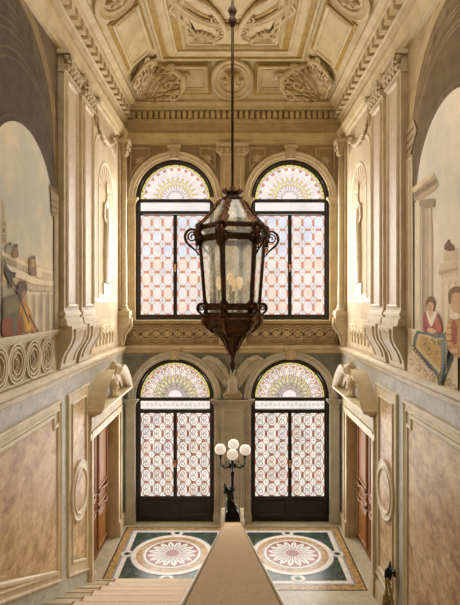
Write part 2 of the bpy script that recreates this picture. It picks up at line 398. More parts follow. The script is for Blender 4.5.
# back wall with four arched openings
def opening_wall(b, z0, z1, zo, zs, R, m, w0=-0.45, w1=0.0):
    b.box(-HW, -CX-R, z0, z1, w0, w1, m); b.box(CX+R, HW, z0, z1, w0, w1, m); b.box(-CX+R, CX-R, z0, z1, w0, w1, m)
    for c in (-CX, CX):
        if zo > z0: b.box(c-R, c+R, z0, zo, w0, w1, m)
        top = arc(c, zs, R, PI, 0, 28)
        for i in range(len(top)-1):
            (xa, za), (xb, zb) = top[i], top[i+1]
            b.slab([(xa,za),(xb,zb),(xb,z1),(xa,z1)], w0, w1, m)
ZS1, ZS2, RO = 3.12, 8.11, 0.98
b = MB(TB); opening_wall(b, -0.1, 4.35, -0.1, ZS1, RO, 'greydk'); opening_wall(b, 4.35, 10.45, 5.04, ZS2, RO, 'stone_b'); b.build('wall_back', kind='structure')
b = MB(); b.box(-HW-0.4, HW+0.4, YF-0.3, YF, -2.7, 5.9, 'plaster'); b.box(-HW-0.4, HW+0.4, YF-0.3, YF, 9.6, 11.4, 'plaster'); b.build('wall_front', kind='structure')
# ------------------------------------------------------------------ mouldings that run round the room
room = [(-HW,YF),(HW,YF),(HW,YB),(-HW,YB)]
b = MB(); b.frame(room, [(0,9.44),(0.05,9.47),(0.06,9.52),(0.10,9.56),(0.13,9.64),(0.15,9.68),(0.15,9.71),(0.03,9.72),(0.03,9.96),(0.07,9.98),(0.09,10.03),(0.13,10.05),(0.07,10.06),(0.07,10.22),(0.19,10.24),(0.24,10.26),(0.26,10.33),(0.33,10.37),(0.36,10.38),(0.36,10.45),(0.30,10.46),(0.0,10.47)], 'ceil')
b.build('trim_1', kind='structure')
b = MB()
n = 36
for k in range(n):
    x = -2.5+5.0*(k+0.5)/n; b.box(x-0.042, x+0.042, YB-0.215, YB-0.06, 10.06, 10.21, 'ceil')
for s in (-1,1):
    y = 12.5
    while y > 4.2:
        x = s*(HW-0.145); b.box(x-0.085, x+0.085, y-0.085, y+0.085, 10.06, 10.21, 'ceil'); y -= 0.30
b.build('trim_2', kind='structure')      # dentils
b = MB(); prof = [(0,4.24),(0.03,4.26),(0.05,4.30),(0.05,4.33),(0.09,4.36),(0.11,4.38),(0.11,4.42),(0.06,4.45),(0,4.46)]
b.frame([(HW,YF),(HW,YB),(-HW,YB),(-HW,YF)], prof, 'stone_l', closed=False); b.build('trim_3', kind='structure')
# raised frieze panel on the back entablature
b = MB(TB); b.frame(rect(-2.35,2.35,9.76,9.92), [(0,0.03),(0.0,0.05),(0.015,0.055),(0.03,0.04),(0.04,0.035)], 'ceil'); b.build('trim_4', kind='structure')
# baseboards
for nm, T in (('baseboard_left', TL), ('baseboard_right', TR)):
    b = MB(T)
    b.box(8.9 if T is TR else 9.7, OPN0-0.24, 0, 0.30, 0, 0.05, 'stone'); b.box(8.9 if T is TR else 9.7, OPN0-0.24, 0.30, 0.34, 0, 0.035, 'stone_l')
    b.box(OPN1+0.24, YB, 0, 0.3, 0, 0.05, 'stone'); b.build(nm, kind='structure')

# ------------------------------------------------------------------ leaded windows and glazed doors of the back wall
GW = -0.14                                     # glass plane
def clampq(poly, r):
    return [(min(max(p[0], r[0]), r[1]), min(max(p[1], r[2]), r[3])) for p in poly]
def leaded(u0, u1, v0, v1, cols, rows, low, parent, name='leaded_glass', seed=0):
    rnd = random.Random(seed); b = MB(TB); r = (u0-0.01, u1+0.01, v0-0.01, v1+0.01)
    cw = (u1-u0)/cols; ch = (v1-v0)/rows; tx, sy, g = cw*0.21, ch*0.2, 0.0045; hx, hy = 0.024, 0.024
    b.box(r[0], r[1], r[2], r[3], GW-0.012, GW, 'lead')
    def tile(poly, m):
        p = clampq(poly, r)
        A = sum(p[i][0]*p[(i+1)%len(p)][1]-p[(i+1)%len(p)][0]*p[i][1] for i in range(len(p)))/2
        if abs(A) > 1e-4: b.face(p, GW+0.003, m)
    for i in range(cols+1):
        for j in range(rows+1):
            cx, cy = u0+cw*(i+0.5), v0+ch*(j+0.5); a, h = cw/2-hx-g, ch/2-hy-g
            if i < cols and j < rows:
                m = rnd.choice((['gb','gb','gw'] if j >= rows*0.55 else ['gp','gw','gw']) if not low else ['gl','gl','gw','gp'])
                tile([(cx-a,cy-sy),(cx-tx,cy-h),(cx+tx,cy-h),(cx+a,cy-sy),(cx+a,cy+sy),(cx+tx,cy+h),(cx-tx,cy+h),(cx-a,cy+sy)], m)
            o = 'go' if not low else rnd.choice(['gr','gr','go'])
            if i < cols: tile([(cx-tx,cy-ch/2-hy),(cx+tx,cy-ch/2-hy),(cx+tx,cy-ch/2+hy),(cx-tx,cy-ch/2+hy)], o)
            if j < rows: tile([(cx-cw/2-hx,cy-sy),(cx-cw/2+hx,cy-sy),(cx-cw/2+hx,cy+sy),(cx-cw/2-hx,cy+sy)], o)
            kx, ky = cx-cw/2, cy-ch/2; A, B = cw/2-tx-g, ch/2-sy-g; m = 'gw' if not low else 'gl'
            for sx in (-1,1):
                for sz in (-1,1): tile([(kx+sx*g*0.6,ky+sz*g*0.6),(kx+sx*A,ky+sz*g*0.6),(kx+sx*A,ky+sz*hy*0.9),(kx+sx*hx*0.9,ky+sz*B),(kx+sx*g*0.6,ky+sz*B)], m)
    b.build(name, parent)
    if low:
        s = MB(TB)
        for i in range(cols):
            for j in range(rows):
                cx, cy = u0+cw*(i+0.5), v0+ch*(j+0.5); q = 1 if (i+j) % 2 else -1
                s.tube([(p[0],p[1],GW+0.02) for p in arc(cx, cy, cw*0.44, 0, 2*PI, 16, ry=ch*0.47)], 0.006, 'iron', 4)
                for t in (-1,1): s.tube(spiral((cx, cy+t*ch*0.17), cw*0.33, 0.02, PI/2*q, 1.3*q, 14, GW+0.02), 0.006, 'iron', 4)
                if i: s.tube([(cx-cw/2,cy-ch*0.3,GW+0.02),(cx-cw/2,cy+ch*0.3,GW+0.02)], 0.005, 'iron', 4)
        s.build('iron_scrollwork', parent)
def fan(c, zs, R, low, parent):
    b = MB(TB); n = 13; w = GW+0.004
    _f = b.face
    def lf_(poly, ww, m):
        cx = sum(p[0] for p in poly)/len(poly); cy = sum(p[1] for p in poly)/len(poly); q = []; big = max(math.dist(poly[0], p) for p in poly) > 0.13
        for x, y in poly:
            d = math.hypot(x-cx, y-cy) or 1; k = 1+(0.0085 if big else 0.0045)/d; q.append((cx+(x-cx)*k, max(cy+(y-cy)*k, zs)))
        _f(q, GW+0.002, 'lead'); _f(poly, ww, m)
    b.face = lf_
    b.slab(arc(c, zs, R+0.02, 0, PI, 40), GW-0.012, GW, 'gp' if low else 'gw')
    def P(r, a): return (c+R*r*math.cos(a), zs+0.006+R*r*math.sin(a))
    def sector(r0, r1, a0, a1, m, k=3):
        b.face([P(r0, a0+(a1-a0)*i/k) for i in range(k+1)]+[P(r1, a1+(a0-a1)*i/k) for i in range(k+1)], w, m)
    H = PI/n; wm = 'gw' if not low else 'gp'
    b.face([P(0.2, PI*i/16) for i in range(17)], w, 'gw')
    for k in range(n):
        a = H*(k+0.5); h = H/2
        sector(0.95, 1.0, a-h+0.01, a+h-0.01, 'gy')
        b.face([P(0.52,a-h*0.5), P(0.62,a-h*0.62), P(0.84,a-h*0.66), P(0.90,a-h*0.5), P(0.935,a), P(0.90,a+h*0.5), P(0.84,a+h*0.66), P(0.62,a+h*0.62), P(0.52,a+h*0.5)], w, wm)
        b.face([P(0.25,a-h*0.7), P(0.36,a-h*0.75), P(0.42,a), P(0.36,a+h*0.75), P(0.25,a+h*0.7)], w, wm)
        b.face([P(0.44,a), P(0.39,a-h*0.7), P(0.42,a-h*0.9), P(0.48,a-h*0.3), P(0.48,a+h*0.3), P(0.42,a+h*0.9), P(0.39,a+h*0.7)], w, 'gg' if low else 'gy')
        sector(0.205, 0.235, a-h*0.9, a+h*0.9, 'gw')
    for k in range(n+1):
        a = H*k; h = H/2
        lo_, hi_ = (a-h*0.34 if k else 0.006), (a+h*0.34 if k < n else PI-0.006)
        b.face([P(0.84,lo_), P(0.90,lo_), P(0.90,hi_), P(0.84,hi_)], w, 'go')
        b.face([P(0.63,max(lo_, a-h*0.3)), P(0.83,lo_), P(0.83,hi_), P(0.63,min(hi_, a+h*0.3))], w, 'gw')
        b.face([P(0.50,lo_), P(0.60,lo_), P(0.64,a), P(0.60,hi_), P(0.50,hi_)] if 0 < k < n else [P(0.5,lo_),P(0.6,lo_),P(0.6,hi_),P(0.5,hi_)], w, 'gy')
        b.face([P(0.905,lo_), P(0.945,lo_), P(0.945,hi_), P(0.905,hi_)], w, 'gp')
    b.build('fanlight_glass', parent)
    if low:
        s = MB(TB)
        for k in range(n):
            a = H*(k+0.5)
            for rr, q in ((0.8,0.1),(0.6,0.08),(0.33,0.07)):
                p = P(rr, a); s.tube(spiral((p[0],p[1]), R*q, 0.012, a, 1.3 if k % 2 else -1.3, 12, GW+0.02), 0.005, 'iron', 4)
            s.tube([(*P(0.22,a),GW+0.02),(*P(0.98,a),GW+0.02)], 0.004, 'iron', 4)
        for rr in (0.22,0.5,0.95): s.tube([(*P(rr, PI*i/24),GW+0.02) for i in range(25)], 0.0035, 'iron', 4)
        s.build('iron_scrollwork', parent)
def arched_window(name, c, zb, zs, low, seed):
    root = setting(name, (c, YB, zb)); R = 0.872; D = GW
    zt = zs-0.10; zl1 = zt-0.19 if low else zt-0.20
    f = MB(TB)                                           # outer frame
    path = [(c+RO,zb),]+arc(c, zs, RO, 0, PI, 32)+[(c-RO,zb)]
    f.frame(path, [(0,D-0.05),(0,D+0.06),(0.03,D+0.075),(0.06,D+0.075),(0.075,D+0.05),(RO-R,D+0.04),(RO-R,D-0.02)], 'dark', closed=False)
    f.box(c-RO, c+RO, zs-0.085, zs-0.0, D-0.03, D+0.07, 'dark'); f.box(c-RO, c+RO, zl1-0.085, zl1, D-0.03, D+0.08, 'dark')
    f.box(c-RO, c+RO, zb, zb+(0.05 if low else 0.12), D-0.03, D+0.06, 'dark'); f.build('window_frame', root)
    z1 = zl1-0.085; z0 = zb+(0.62 if low else 0.125)
    tp = MB(TB); tp.box(c-R-0.02, c+R+0.02, zl1, zs-0.085, D-0.01, D, 'gt' if not low else 'gl'); tp.build('transom_glass', root)
    if low:
        s = MB(TB); zz = (zl1+zs-0.085)/2
        for k in range(16): s.tube(spiral((c-R+0.055+k*0.109, zz), 0.045, 0.01, 0, 1.5 if k % 2 else -1.5, 12, D+0.02), 0.003, 'iron', 4)
        s.build('iron_scrollwork', root)
    fan(c, zs, R, low, root)
    for q, s in enumerate((-1, 1)):
        u0, u1 = (c-R, c-0.045) if s < 0 else (c+0.045, c+R)
        lf = MB(TB); uo0, uo1 = (u0-0.05, c-0.002) if s < 0 else (c+0.002, u1+0.05)
        lf.box(uo0, u0, zb+0.05, z1, D-0.03, D+0.05, 'dark'); lf.box(u1, uo1, zb+0.05, z1, D-0.03, D+0.05, 'dark')
        lf.box(u0, u1, z1-0.02, z1, D-0.03, D+0.05, 'dark'); lf.box(u0, u1, zb+0.05, z0, D-0.03, D+0.04, 'dark')
        if low:
            lf.frame(rect(u0+0.06,u1-0.06,zb+0.14,z0-0.08), [(0,D+0.04),(0,D+0.055),(0.02,D+0.06),(0.04,D+0.045),(0.05,D+0.045)], 'dark')
            lf.face(rect(u0+0.10,u1-0.10,zb+0.18,z0-0.12), D+0.046, 'dark')
        leafo = lf.build('door_leaf' if low else 'casement', root)
        leaded(u0, u1, z0, z1-0.02, 3, 6 if low else 7, low, leafo, seed=seed*2+q)
        if s > 0:
            h = MB(TB); zh = zb+(1.45 if low else 1.3)
            h.tube([(c,zh-0.09,D+0.07),(c,zh+0.09,D+0.07)], 0.009, 'brass'); h.box(c-0.018,c+0.018,zh-0.04,zh+0.04,D+0.05,D+0.062,'brass')
            h.build('handle', leafo)
arched_window('window_1', -CX, 5.08, ZS2, False, 1); arched_window('window_2', CX, 5.08, ZS2, False, 2)
arched_window('door_1', -CX, 0.0, ZS1, True, 3); arched_window('door_2', CX, 0.0, ZS1, True, 4)

# ------------------------------------------------------------------ arches, keystones, piers on the back wall
def arch_surround(c, zs, zbase, storey, ll):
    t = thing('arch_surround', ll, 'arch', (c, YB, zs), 'stone arches round the leaded windows')
    b = MB(TB)
    pr = [(0,0.0),(0,0.07),(0.03,0.085),(0.05,0.07),(0.09,0.06),(0.12,0.06),(0.14,0.04),(0.19,0.03),(0.19,0.0)]
    pts = arc(c, zs, 1.17, 0, PI, 36)
    b.frame(pts, pr, 'stone_l' if storey else 'stone_g', closed=False); b.build('archivolt', t)
    k = MB(TB); z = zs+0.97
    k.slab([(c-0.10,z),(c+0.10,z),(c+0.14,z+0.27),(c-0.14,z+0.27)], 0.0, 0.14, 'stone'); k.box(c-0.16,c+0.16,z+0.27,z+0.33,0,0.17,'stone_l')
    k.slab([(c-0.04,z+0.03),(c+0.04,z+0.03),(c+0.06,z+0.24),(c-0.06,z+0.24)], 0.14, 0.16, 'stone_l'); k.build('keystone', t)
    j = MB(TB)                                             # reveal lining behind the arch
    j.frame([(c+RO,zbase)]+arc(c, zs, RO, 0, PI, 32)+[(c-RO,zbase)], [(-0.004,-0.12),(-0.004,0.0)], 'stone', closed=False); j.build('reveal', t)
arch_surround(-CX, ZS2, 5.08, 1, 'moulded stone arch with keystone over the upper window on the lantern\'s left')
arch_surround(CX, ZS2, 5.08, 1, 'moulded stone arch with keystone over the upper window on the lantern\'s right')
arch_surround(-CX, ZS1, 0, 0, 'stone arch with keystone over the glazed door beside the left wooden door')
arch_surround(CX, ZS1, 0, 0, 'stone arch with keystone over the glazed door beside the right wooden door')
def pier(x0, x1, z0, zc, ll, base, inner=None, name='pier', S='stone', SL='stone_l'):
    t = thing(name, ll, 'pier', ((x0+x1)/2, YB, z0))
    b = MB(TB); b.box(x0, x1, z0+base, zc, 0, 0.06, S)
    if inner:
        b.box(inner[0], inner[1], z0+base, zc, 0.06, 0.12, S); b.frame(rect(inner[0]+0.07,inner[1]-0.07,z0+base+0.15,zc-0.12), [(0,0.12),(0.01,0.15),(0.03,0.155),(0.05,0.14),(0.06,0.122)], SL)
        for q0, q1 in ((x0, inner[0]), (inner[1], x1)): b.frame(rect(q0+0.03,q1-0.03,z0+base+0.1,zc-0.1), [(0,0.06),(0.005,0.08),(0.02,0.08),(0.025,0.062)], SL)
    b.build('shaft', t)
    if base > 0:
        b = MB(TB); b.box(x0-0.02,x1+0.02,z0,z0+base*0.75,0,0.10,S); b.box(x0-0.01,x1+0.01,z0+base*0.75,z0+base,0,0.08,SL)
        if inner: b.box(inner[0]-0.02,inner[1]+0.02,z0,z0+base*0.8,0.1,0.15,S)
        b.build('base', t)
    b = MB(TB); h = 0.03
    for k, (d, z) in enumerate(((0.02,0),(0.04,0.035),(0.07,0.07),(0.09,0.10))):
        b.box(x0-d, x1+d, zc+z, zc+z+0.036, 0, 0.06+d, SL)
        if inner: b.box(inner[0]-d, inner[1]+d, zc+z, zc+z+0.036, 0.06, 0.12+d, SL)
    b.build('impost', t)
pier(-0.46, 0.46, 0, 2.97, 'broad stone pier between the two glazed doors behind the globe lamp', 0.25, (-0.30,0.30), S='stone_g', SL='stone_g')
pier(-2.66, -2.43, 0, 2.97, 'narrow stone pier between left glazed door and corner', 0.25, S='stone_g', SL='stone_g')
pier(2.43, 2.66, 0, 2.97, 'narrow stone pier between right glazed door and corner', 0.25, S='stone_g', SL='stone_g')
pier(-2.60, -2.43, 5.04, 7.98, 'slim stone pier at the upper window by the left corner', 0.10)
pier(2.43, 2.60, 5.04, 7.98, 'slim stone pier at the upper window by the right corner', 0.10)
for sgn, w_ in ((-1,'left'),(1,'right')):
    pier(min(sgn*0.46,sgn*0.33), max(sgn*0.46,sgn*0.33), 5.04, 7.98, 'slim stone jamb strip beside the lantern, along the %s upper window' % w_, 0.10)
# ionic pilaster between the upper windows
t = thing('ionic_pilaster', 'stone ionic pilaster behind the lantern rod between the upper windows', 'pilaster', (0, YB, 5.04))
b = MB(TB); b.box(-0.30,0.30,5.04,9.15,0,0.12,'stone'); b.frame(rect(-0.22,0.22,5.3,9.0), [(0,0.12),(0,0.14),(0.02,0.145),(0.04,0.125)], 'stone_l'); b.build('shaft', t)
b = MB(TB); b.box(-0.34,0.34,9.15,9.19,0,0.16,'stone_l'); b.box(-0.40,0.40,9.37,9.44,0,0.20,'stone_l'); b.box(-0.30,0.30,9.19,9.37,0,0.14,'stone')
for s in (-1,1):
    b.tube(spiral((s*0.31,9.28), 0.095, 0.01, PI/2, -1.8*s, 24, 0.17), 0.018, 'stone_l', 6); b.lathe((s*0.31,9.28,0), [(0.10,0.0),(0.10,0.15),(0.02,0.19)], 'stone', 14)
for k in range(3): b.ball((-0.12+0.12*k,9.27,0.15), (0.035,0.06,0.04), 'stone_l', 8)
b.build('capital', t)
# spandrel relief panels beside the upper arches
def spandrel(pts, ll, seed):
    t = thing('spandrel_panel', ll, 'relief panel', (pts[0][0], YB, pts[0][1]), 'carved spandrel panels')
    b = MB(TB); b.frame(pts, [(0,0),(0,0.04),(0.02,0.045),(0.05,0.01)], 'stone'); b.build('frame', t)
    b = MB(TB); cx = sum(p[0] for p in pts)/len(pts); cz = sum(p[1] for p in pts)/len(pts)+0.02; rnd = random.Random(seed)
    for k in range(7): b.leaf((cx,cz), k*2*PI/7, 0.13, 0.03, 0.03, 'stone_l', w=0.004)
    b.ball((cx,cz,0.01), (0.03,0.03,0.03), 'stone_l', 8); b.build('rosette', t)
for s, wd in ((-1,'left'),(1,'right')):
    def tri(x0, x1, flip):
        c = s*CX; pts = [(x1,9.38),(x0,9.38)]
        for i in range(7):
            x = x0+(x1-x0)*i/6
            if abs(x-c) < 1.19: z = ZS2+math.sqrt(1.2**2-(x-c)**2)+0.03
            else: z = ZS2+0.35
            pts.append((x, min(z, 9.34)))
        return pts if (x1 > x0) else pts[::-1]
    xo = s*2.56; xi = s*(CX+0.62)
    spandrel(tri(min(xo,xi), max(xo,xi), 0), 'small triangular carved panel in the %s corner above the upper window' % wd, 5)
    xo = s*0.42; xi = s*(CX-0.62)
    spandrel(tri(min(xo,xi), max(xo,xi), 0), 'small triangular carved panel between the ionic pilaster and the %s upper arch' % wd, 6)
# scroll friezes under the upper windows
def scroll_frieze(x0, x1, ll):
    t = thing('scroll_frieze', ll, 'frieze', ((x0+x1)/2, YB, 4.5), 'carved scroll friezes under the upper windows')
    b = MB(TB); b.box(x0, x1, 4.46, 5.0, 0, 0.04, 'stone_b'); b.frame(rect(x0,x1,4.46,5.0), [(0,0.04),(0.0,0.07),(0.03,0.075),(0.05,0.045)], 'stone_b'); b.build('frame', t)
    b = MB(TB); n = 8; cw = (x1-x0-0.12)/n
    for k in range(n):
        c = (x0+0.06+cw*(k+0.5), 4.73)
        b.ring(c, 0.12, 0.15, 0.04, 0.085, 'stone', 20); b.ring(c, 0.18, 0.20, 0.04, 0.07, 'stone', 20)
        for q in range(6): b.leaf(c, q*PI/3, 0.11, 0.032, 0.05, 'stone', w=0.045)
        b.ball((c[0],c[1],0.05), 0.02, 'stone', 6)
        for s in (-1,1): b.tube(spiral((c[0]+cw/2,c[1]+s*0.12), 0.05, 0.01, 0, 1.2*s, 10, 0.05), 0.01, 'stone_b', 5)
    b.build('scroll_relief', t)
scroll_frieze(-2.62, -0.36, 'carved scroll frieze below the upper window on the lantern\'s left')
scroll_frieze(0.36, 2.62, 'carved scroll frieze below the upper window on the lantern\'s right')
b = MB(TB); b.box(-0.34,0.34,4.46,5.04,0,0.12,'stone'); b.frame(rect(-0.27,0.27,4.52,4.96), [(0,0.12),(0,0.14),(0.03,0.145),(0.05,0.125)], 'stone_l')
tag(origin(b.build('pilaster_plinth'), (0,YB,4.46)), 'square stone plinth block below the ionic pilaster, behind the lantern tip', 'plinth')
b = MB(TB); b.frame([(HW,0),(-HW,0)], [(0,0),(0,0)], 'stone', closed=False)
b = MB(TB); b.box(-HW, HW, 5.0, 5.05, 0, 0.10, 'stone'); b.box(-HW, HW, 5.05, 5.075, 0, 0.13, 'stone_l'); b.build('trim_5', kind='structure')
# winged eagle relief between the glazed doors
t = thing('eagle_relief', 'carved stone eagle with spread wings above the pier between the glazed doors', 'sculpture', (0, YB, 3.1))
b = MB(TB); b.ball((0,3.52,0.10), (0.13,0.27,0.10), 'stone_g', 14); b.ball((0.0,3.80,0.14), (0.07,0.10,0.08), 'stone_g', 12)
b.ball((0.07,3.83,0.18), (0.06,0.03,0.03), 'stone_g', 8); b.ball((0,3.30,0.09), (0.16,0.12,0.07), 'stone_g', 10)
for s in (-1,1): b.ball((s*0.08,3.33,0.13), (0.06,0.11,0.06), 'stone_g', 10)
b.build('body', t, mod=0.014)
for s in (-1,1):
    b = MB(TB)
    b.tube([(s*0.07,3.62,0.10),(s*0.20,3.86,0.11),(s*0.40,4.08,0.11),(s*0.62,4.16,0.10),(s*0.74,4.10,0.08)], [0.06,0.07,0.07,0.055,0.03], 'stone_g', 8)
    for k in range(16):
        f = k/15; px = s*(0.10+0.62*f); pz_ = 3.62+0.50*math.sin(min(1, f*1.25)*PI/2)
        ang = -PI/2+s*(0.25+0.25*f); ln = 0.32-0.10*abs(f-0.35)
        if f > 0.85: ln *= 0.8
        b.leaf((px,pz_), ang, ln, 0.055, 0.08, 'stone_g', w=0.03); b.leaf((px,pz_), ang, ln*0.5, 0.04, 0.06, 'stone_g', w=0.065)
    b.build('wing', t)
b = MB(TB); b.slab([(-0.24,3.10),(0.24,3.10),(0.19,3.32),(-0.19,3.32)], 0, 0.1, 'stone')
for s in (-1,1):
    b.tube(spiral((s*0.15,3.21), 0.085, 0.012, -PI/2, 1.5*s, 18, 0.12), 0.016, 'stone_l', 6)
b.build('scroll_perch', t)
# ------------------------------------------------------------------ SIDE WALLS
SIDES = (('left', TL, -1), ('right', TR, 1))
def panel_poly_frame(b, path, m, w=0.0, wd=0.16):
    b.frame(path, [(0,w),(0,w+0.03),(0.02,w+0.04),(0.045,w+0.03),(0.05,w+0.02),(wd-0.05,w+0.02),(wd-0.04,w+0.045),(wd-0.015,w+0.04),(wd,w+0.006)], m)
def low_z(y, side):                       # lower edge of the dado panels: follows the climbing flight on the left
    return 0.46+0.42*(9.63-y) if side < 0 else 0.44
for wd_, T, s in SIDES:
    # narrow panel with oval
    y0, y1 = 8.37, 9.62; cyo = 9.0; zo = 2.2
    t = thing('marble_panel', 'narrow tawny marble panel with a central oval beside the %s wooden door' % wd_, 'wall panel', T((y0+y1)/2, low_z(y1, s), 0), 'narrow oval panels')
    b = MB(T); P = [(y0,low_z(y0,s)),(y1,low_z(y1,s)),(y1,4.0),(y0,4.0)]
    if s < 0: pass
    panel_poly_frame(b, P, 'stone_l', wd=0.24); b.build('frame', t)
    b = MB(T); I = [(y0+0.23,low_z(y0,s)+0.26),(y1-0.23,low_z(y1,s)+0.26),(y1-0.23,3.77),(y0+0.23,3.77)]; b.face(I, 0.012, 'breccia'); b.build('marble_field', t)
    b = MB(T); ov = arc(cyo, zo, 0.50, 0, 2*PI*39/40, 39, ry=0.52)
    b.slab(ov, 0.0, 0.03, 'stone'); b.frame(ov, [(0,0.03),(0,0.05),(0.02,0.06),(0.05,0.05),(0.11,0.045),(0.12,0.065),(0.15,0.06),(0.17,0.035)], 'stone_l'); b.build('oval_frame', t)
    b = MB(T); b.face(arc(cyo, zo, 0.34, 0, 2*PI*39/40, 39, ry=0.36), 0.036, 'breccia'); b.build('oval_field', t)
    # large panel with notched upper corners
    y0, y1 = 4.3, 8.05
    t = thing('marble_panel', 'large tawny marble panel with notched corners on the %s wall' % wd_, 'wall panel', T((y0+y1)/2, low_z(y1, s), 0), 'large notched panels')
    b = MB(T); P = [(y0,low_z(y0,s)-0.02),(y1,low_z(y1,s)-0.02),(y1,3.98),(y0,3.98)]
    panel_poly_frame(b, P, 'stone_l', wd=0.16)
    n = 0.17; e0 = 0.155
    Q = [(y0+e0,low_z(y0,s)+0.14),(y1-e0,low_z(y1,s)+0.17),(y1-e0,3.82-n),(y1-e0-n,3.82-n),(y1-e0-n,3.82),(y0+e0+n,3.82),(y0+e0+n,3.82-n),(y0+e0,3.82-n)]
    b.face([(P[0][0]+0.12,P[0][1]+0.1),(P[1][0]-0.12,P[1][1]+0.1),(y1-0.12,3.86),(y0+0.12,3.86)], 0.016, 'stone_l')
    b.frame(Q, [(0,0.016),(0,0.035),(0.02,0.045),(0.05,0.04),(0.07,0.02),(0.09,0.018)], 'stone_l'); b.build('frame', t)
    b = MB(T); k = 0.085
    b.face([(Q[0][0]+k,Q[0][1]+k+0.02),(Q[1][0]-k,Q[1][1]+k+0.02),(Q[2][0]-k,Q[2][1]-k),(Q[3][0]-k,Q[3][1]-k),(Q[4][0]-k,Q[4][1]-k),(Q[5][0]+k,Q[5][1]-k),(Q[6][0]+k,Q[6][1]-k),(Q[7][0]+k,Q[7][1]-k)], 0.022, 'breccia'); b.build('marble_field', t)
    # wooden door in its recess
    d = setting('door_%d' % (3 if s < 0 else 4), T((OPN0+OPN1)/2, 0, -0.21)); mid = (OPN0+OPN1)/2
    for q, (a0, a1) in enumerate(((OPN0+0.005, mid-0.004), (mid+0.004, OPN1-0.005))):
        b = MB(T); W = -0.21; b.box(a0, a1, 0.012, OPNZ-0.01, W-0.07, W, 'wood')
        for z0, z1 in ((0.14,0.98),(1.08,1.34),(1.44,2.74)):
            b.frame(rect(a0+0.13,a1-0.13,z0,z1), [(0,W),(0,W+0.025),(0.02,W+0.04),(0.045,W+0.03),(0.06,W+0.004),(0.10,W+0.004),(0.14,W+0.022)], 'woodl')
            b.face(rect(a0+0.27,a1-0.27,z0+0.14 if z1-z0 > 0.4 else z0+0.115,z1-0.14 if z1-z0 > 0.4 else z1-0.115), W+0.022, 'woodl')
        lf = b.build('door_leaf', d)
        for z in (1.05, 1.39): 
            c = MB(T); c.tube([(a0+0.15+(a1-a0-0.3)*i/12, z+0.03*math.sin(i*PI/6), W+0.03+0.03*math.sin(i*PI/12)) for i in range(13)], 0.03, 'woodl', 6)
            c.build('carved_scroll', lf)
        if q == 0:
            c = MB(T); c.lathe((a1-0.06,1.22,W), [(0.03,0),(0.03,0.01),(0.01,0.02),(0.012,0.05),(0.03,0.06),(0.03,0.08),(0.01,0.09)], 'brass', 12); c.build('door_knob', lf)
    # door surround
    dn = 'beside the %s wooden door' % wd_
    t = thing('door_surround', 'moulded stone frame around the %s wooden door, under a broken curved pediment' % wd_, 'door surround', T(mid, 0, 0), 'side door surrounds')
    for a0, a1 in ((OPN0-0.24, OPN0), (OPN1, OPN1+0.24)):
        b = MB(T); b.box(a0, a1, 0.35, OPNZ, 0, 0.05, 'stone_l'); q = a0+0.03 if a0 < OPN0-0.1 else a1-0.09
        b.box(q, q+0.06, 0.35, OPNZ, 0.05, 0.08, 'stone_l'); b.box(a0-0.01, a1+0.01, 0, 0.35, 0, 0.09, 'stone_l'); b.build('jamb', t)
    b = MB(T)                                                  # deep stone reveals
    b.box(OPN0-0.003, OPN0+0.004, 0, OPNZ, -0.21, 0.0, 'stone'); b.box(OPN1-0.004, OPN1+0.003, 0, OPNZ, -0.21, 0.0, 'stone'); b.box(OPN0, OPN1, OPNZ-0.004, OPNZ+0.003, -0.21, 0, 'stone'); b.build('reveal', t)
    b = MB(T); b.box(OPN0-0.24, OPN1+0.24, OPNZ, OPNZ+0.2, 0, 0.06, 'stone_l'); b.box(OPN0-0.21, OPN1+0.21, OPNZ+0.13, OPNZ+0.17, 0.06, 0.09, 'stone_l')
    b.box(OPN0-0.22, OPN1+0.22, OPNZ+0.2, OPNZ+0.44, 0, 0.07, 'stone'); b.build('lintel', t)
    b = MB(T)
    for k, (dd, z) in enumerate(((0.10,0.44),(0.16,0.48),(0.24,0.52),(0.28,0.555))): b.box(mid-1.16-dd, mid+1.16+dd, OPNZ+z, OPNZ+z+0.042, 0, dd+0.03, 'stone_l')
    b.build('cornice', t)
    # two curved ends of the broken pediment
    zb = OPNZ+0.6; R = 1.75; zc = zb+0.70-R
    for q, sg in enumerate((-1, 1)):
        b = MB(T); a_out = math.asin(1.42/R); a_in = math.asin(0.46/R)
        aa = [a_out+(a_in-a_out)*i/12 for i in range(13)]
        prof = [(R-0.24,0.0),(R-0.24,0.12),(R-0.14,0.14),(R-0.12,0.22),(R-0.07,0.28),(R,0.32),(R,0.0)]
        rings = [[(mid+sg*r*math.sin(a), max(zc+r*math.cos(a), zb-0.01), w_) for r, w_ in prof] for a in aa]
        b.loft(rings, 'stone_l', caps=True, smooth=False)
        b.slab([(mid+sg*(R-0.2)*math.sin(a), max(zc+(R-0.2)*math.cos(a), zb)) for a in aa]+[(mid+sg*0.46,zb)], 0, 0.08, 'stone')
        b.tube(spiral((mid+sg*0.42, zc+R*math.cos(a_in)-0.10), 0.10, 0.015, PI/2, 1.5*sg, 18, 0.16), 0.035, 'stone_l', 6)
        b.lathe((mid+sg*0.44, zc+R*math.cos(a_in)-0.12, 0), [(0.11,0.0),(0.11,0.24),(0.03,0.28)], 'stone_l', 14); b.build('pediment_wing', t)
    # bust on its socle standing in the gap of the pediment
    t = thing('bust', 'white stone bust on a small scrolled socle over the %s wooden door' % wd_, 'bust', T(mid, zb, 0.2), 'busts over the wooden doors')
    TS = lambda u, v, w_, T=T: T(mid+(u-mid)*0.72, zb+(v-zb)*0.9, 0.02+w_*0.85)
    b = MB(TS)
    b.lathe((mid,zb,0.2), [(0.13,0),(0.13,0.05),(0.08,0.08),(0.06,0.14),(0.10,0.19),(0.13,0.22),(0.13,0.25)], 'stone_l', 16, axis=1)
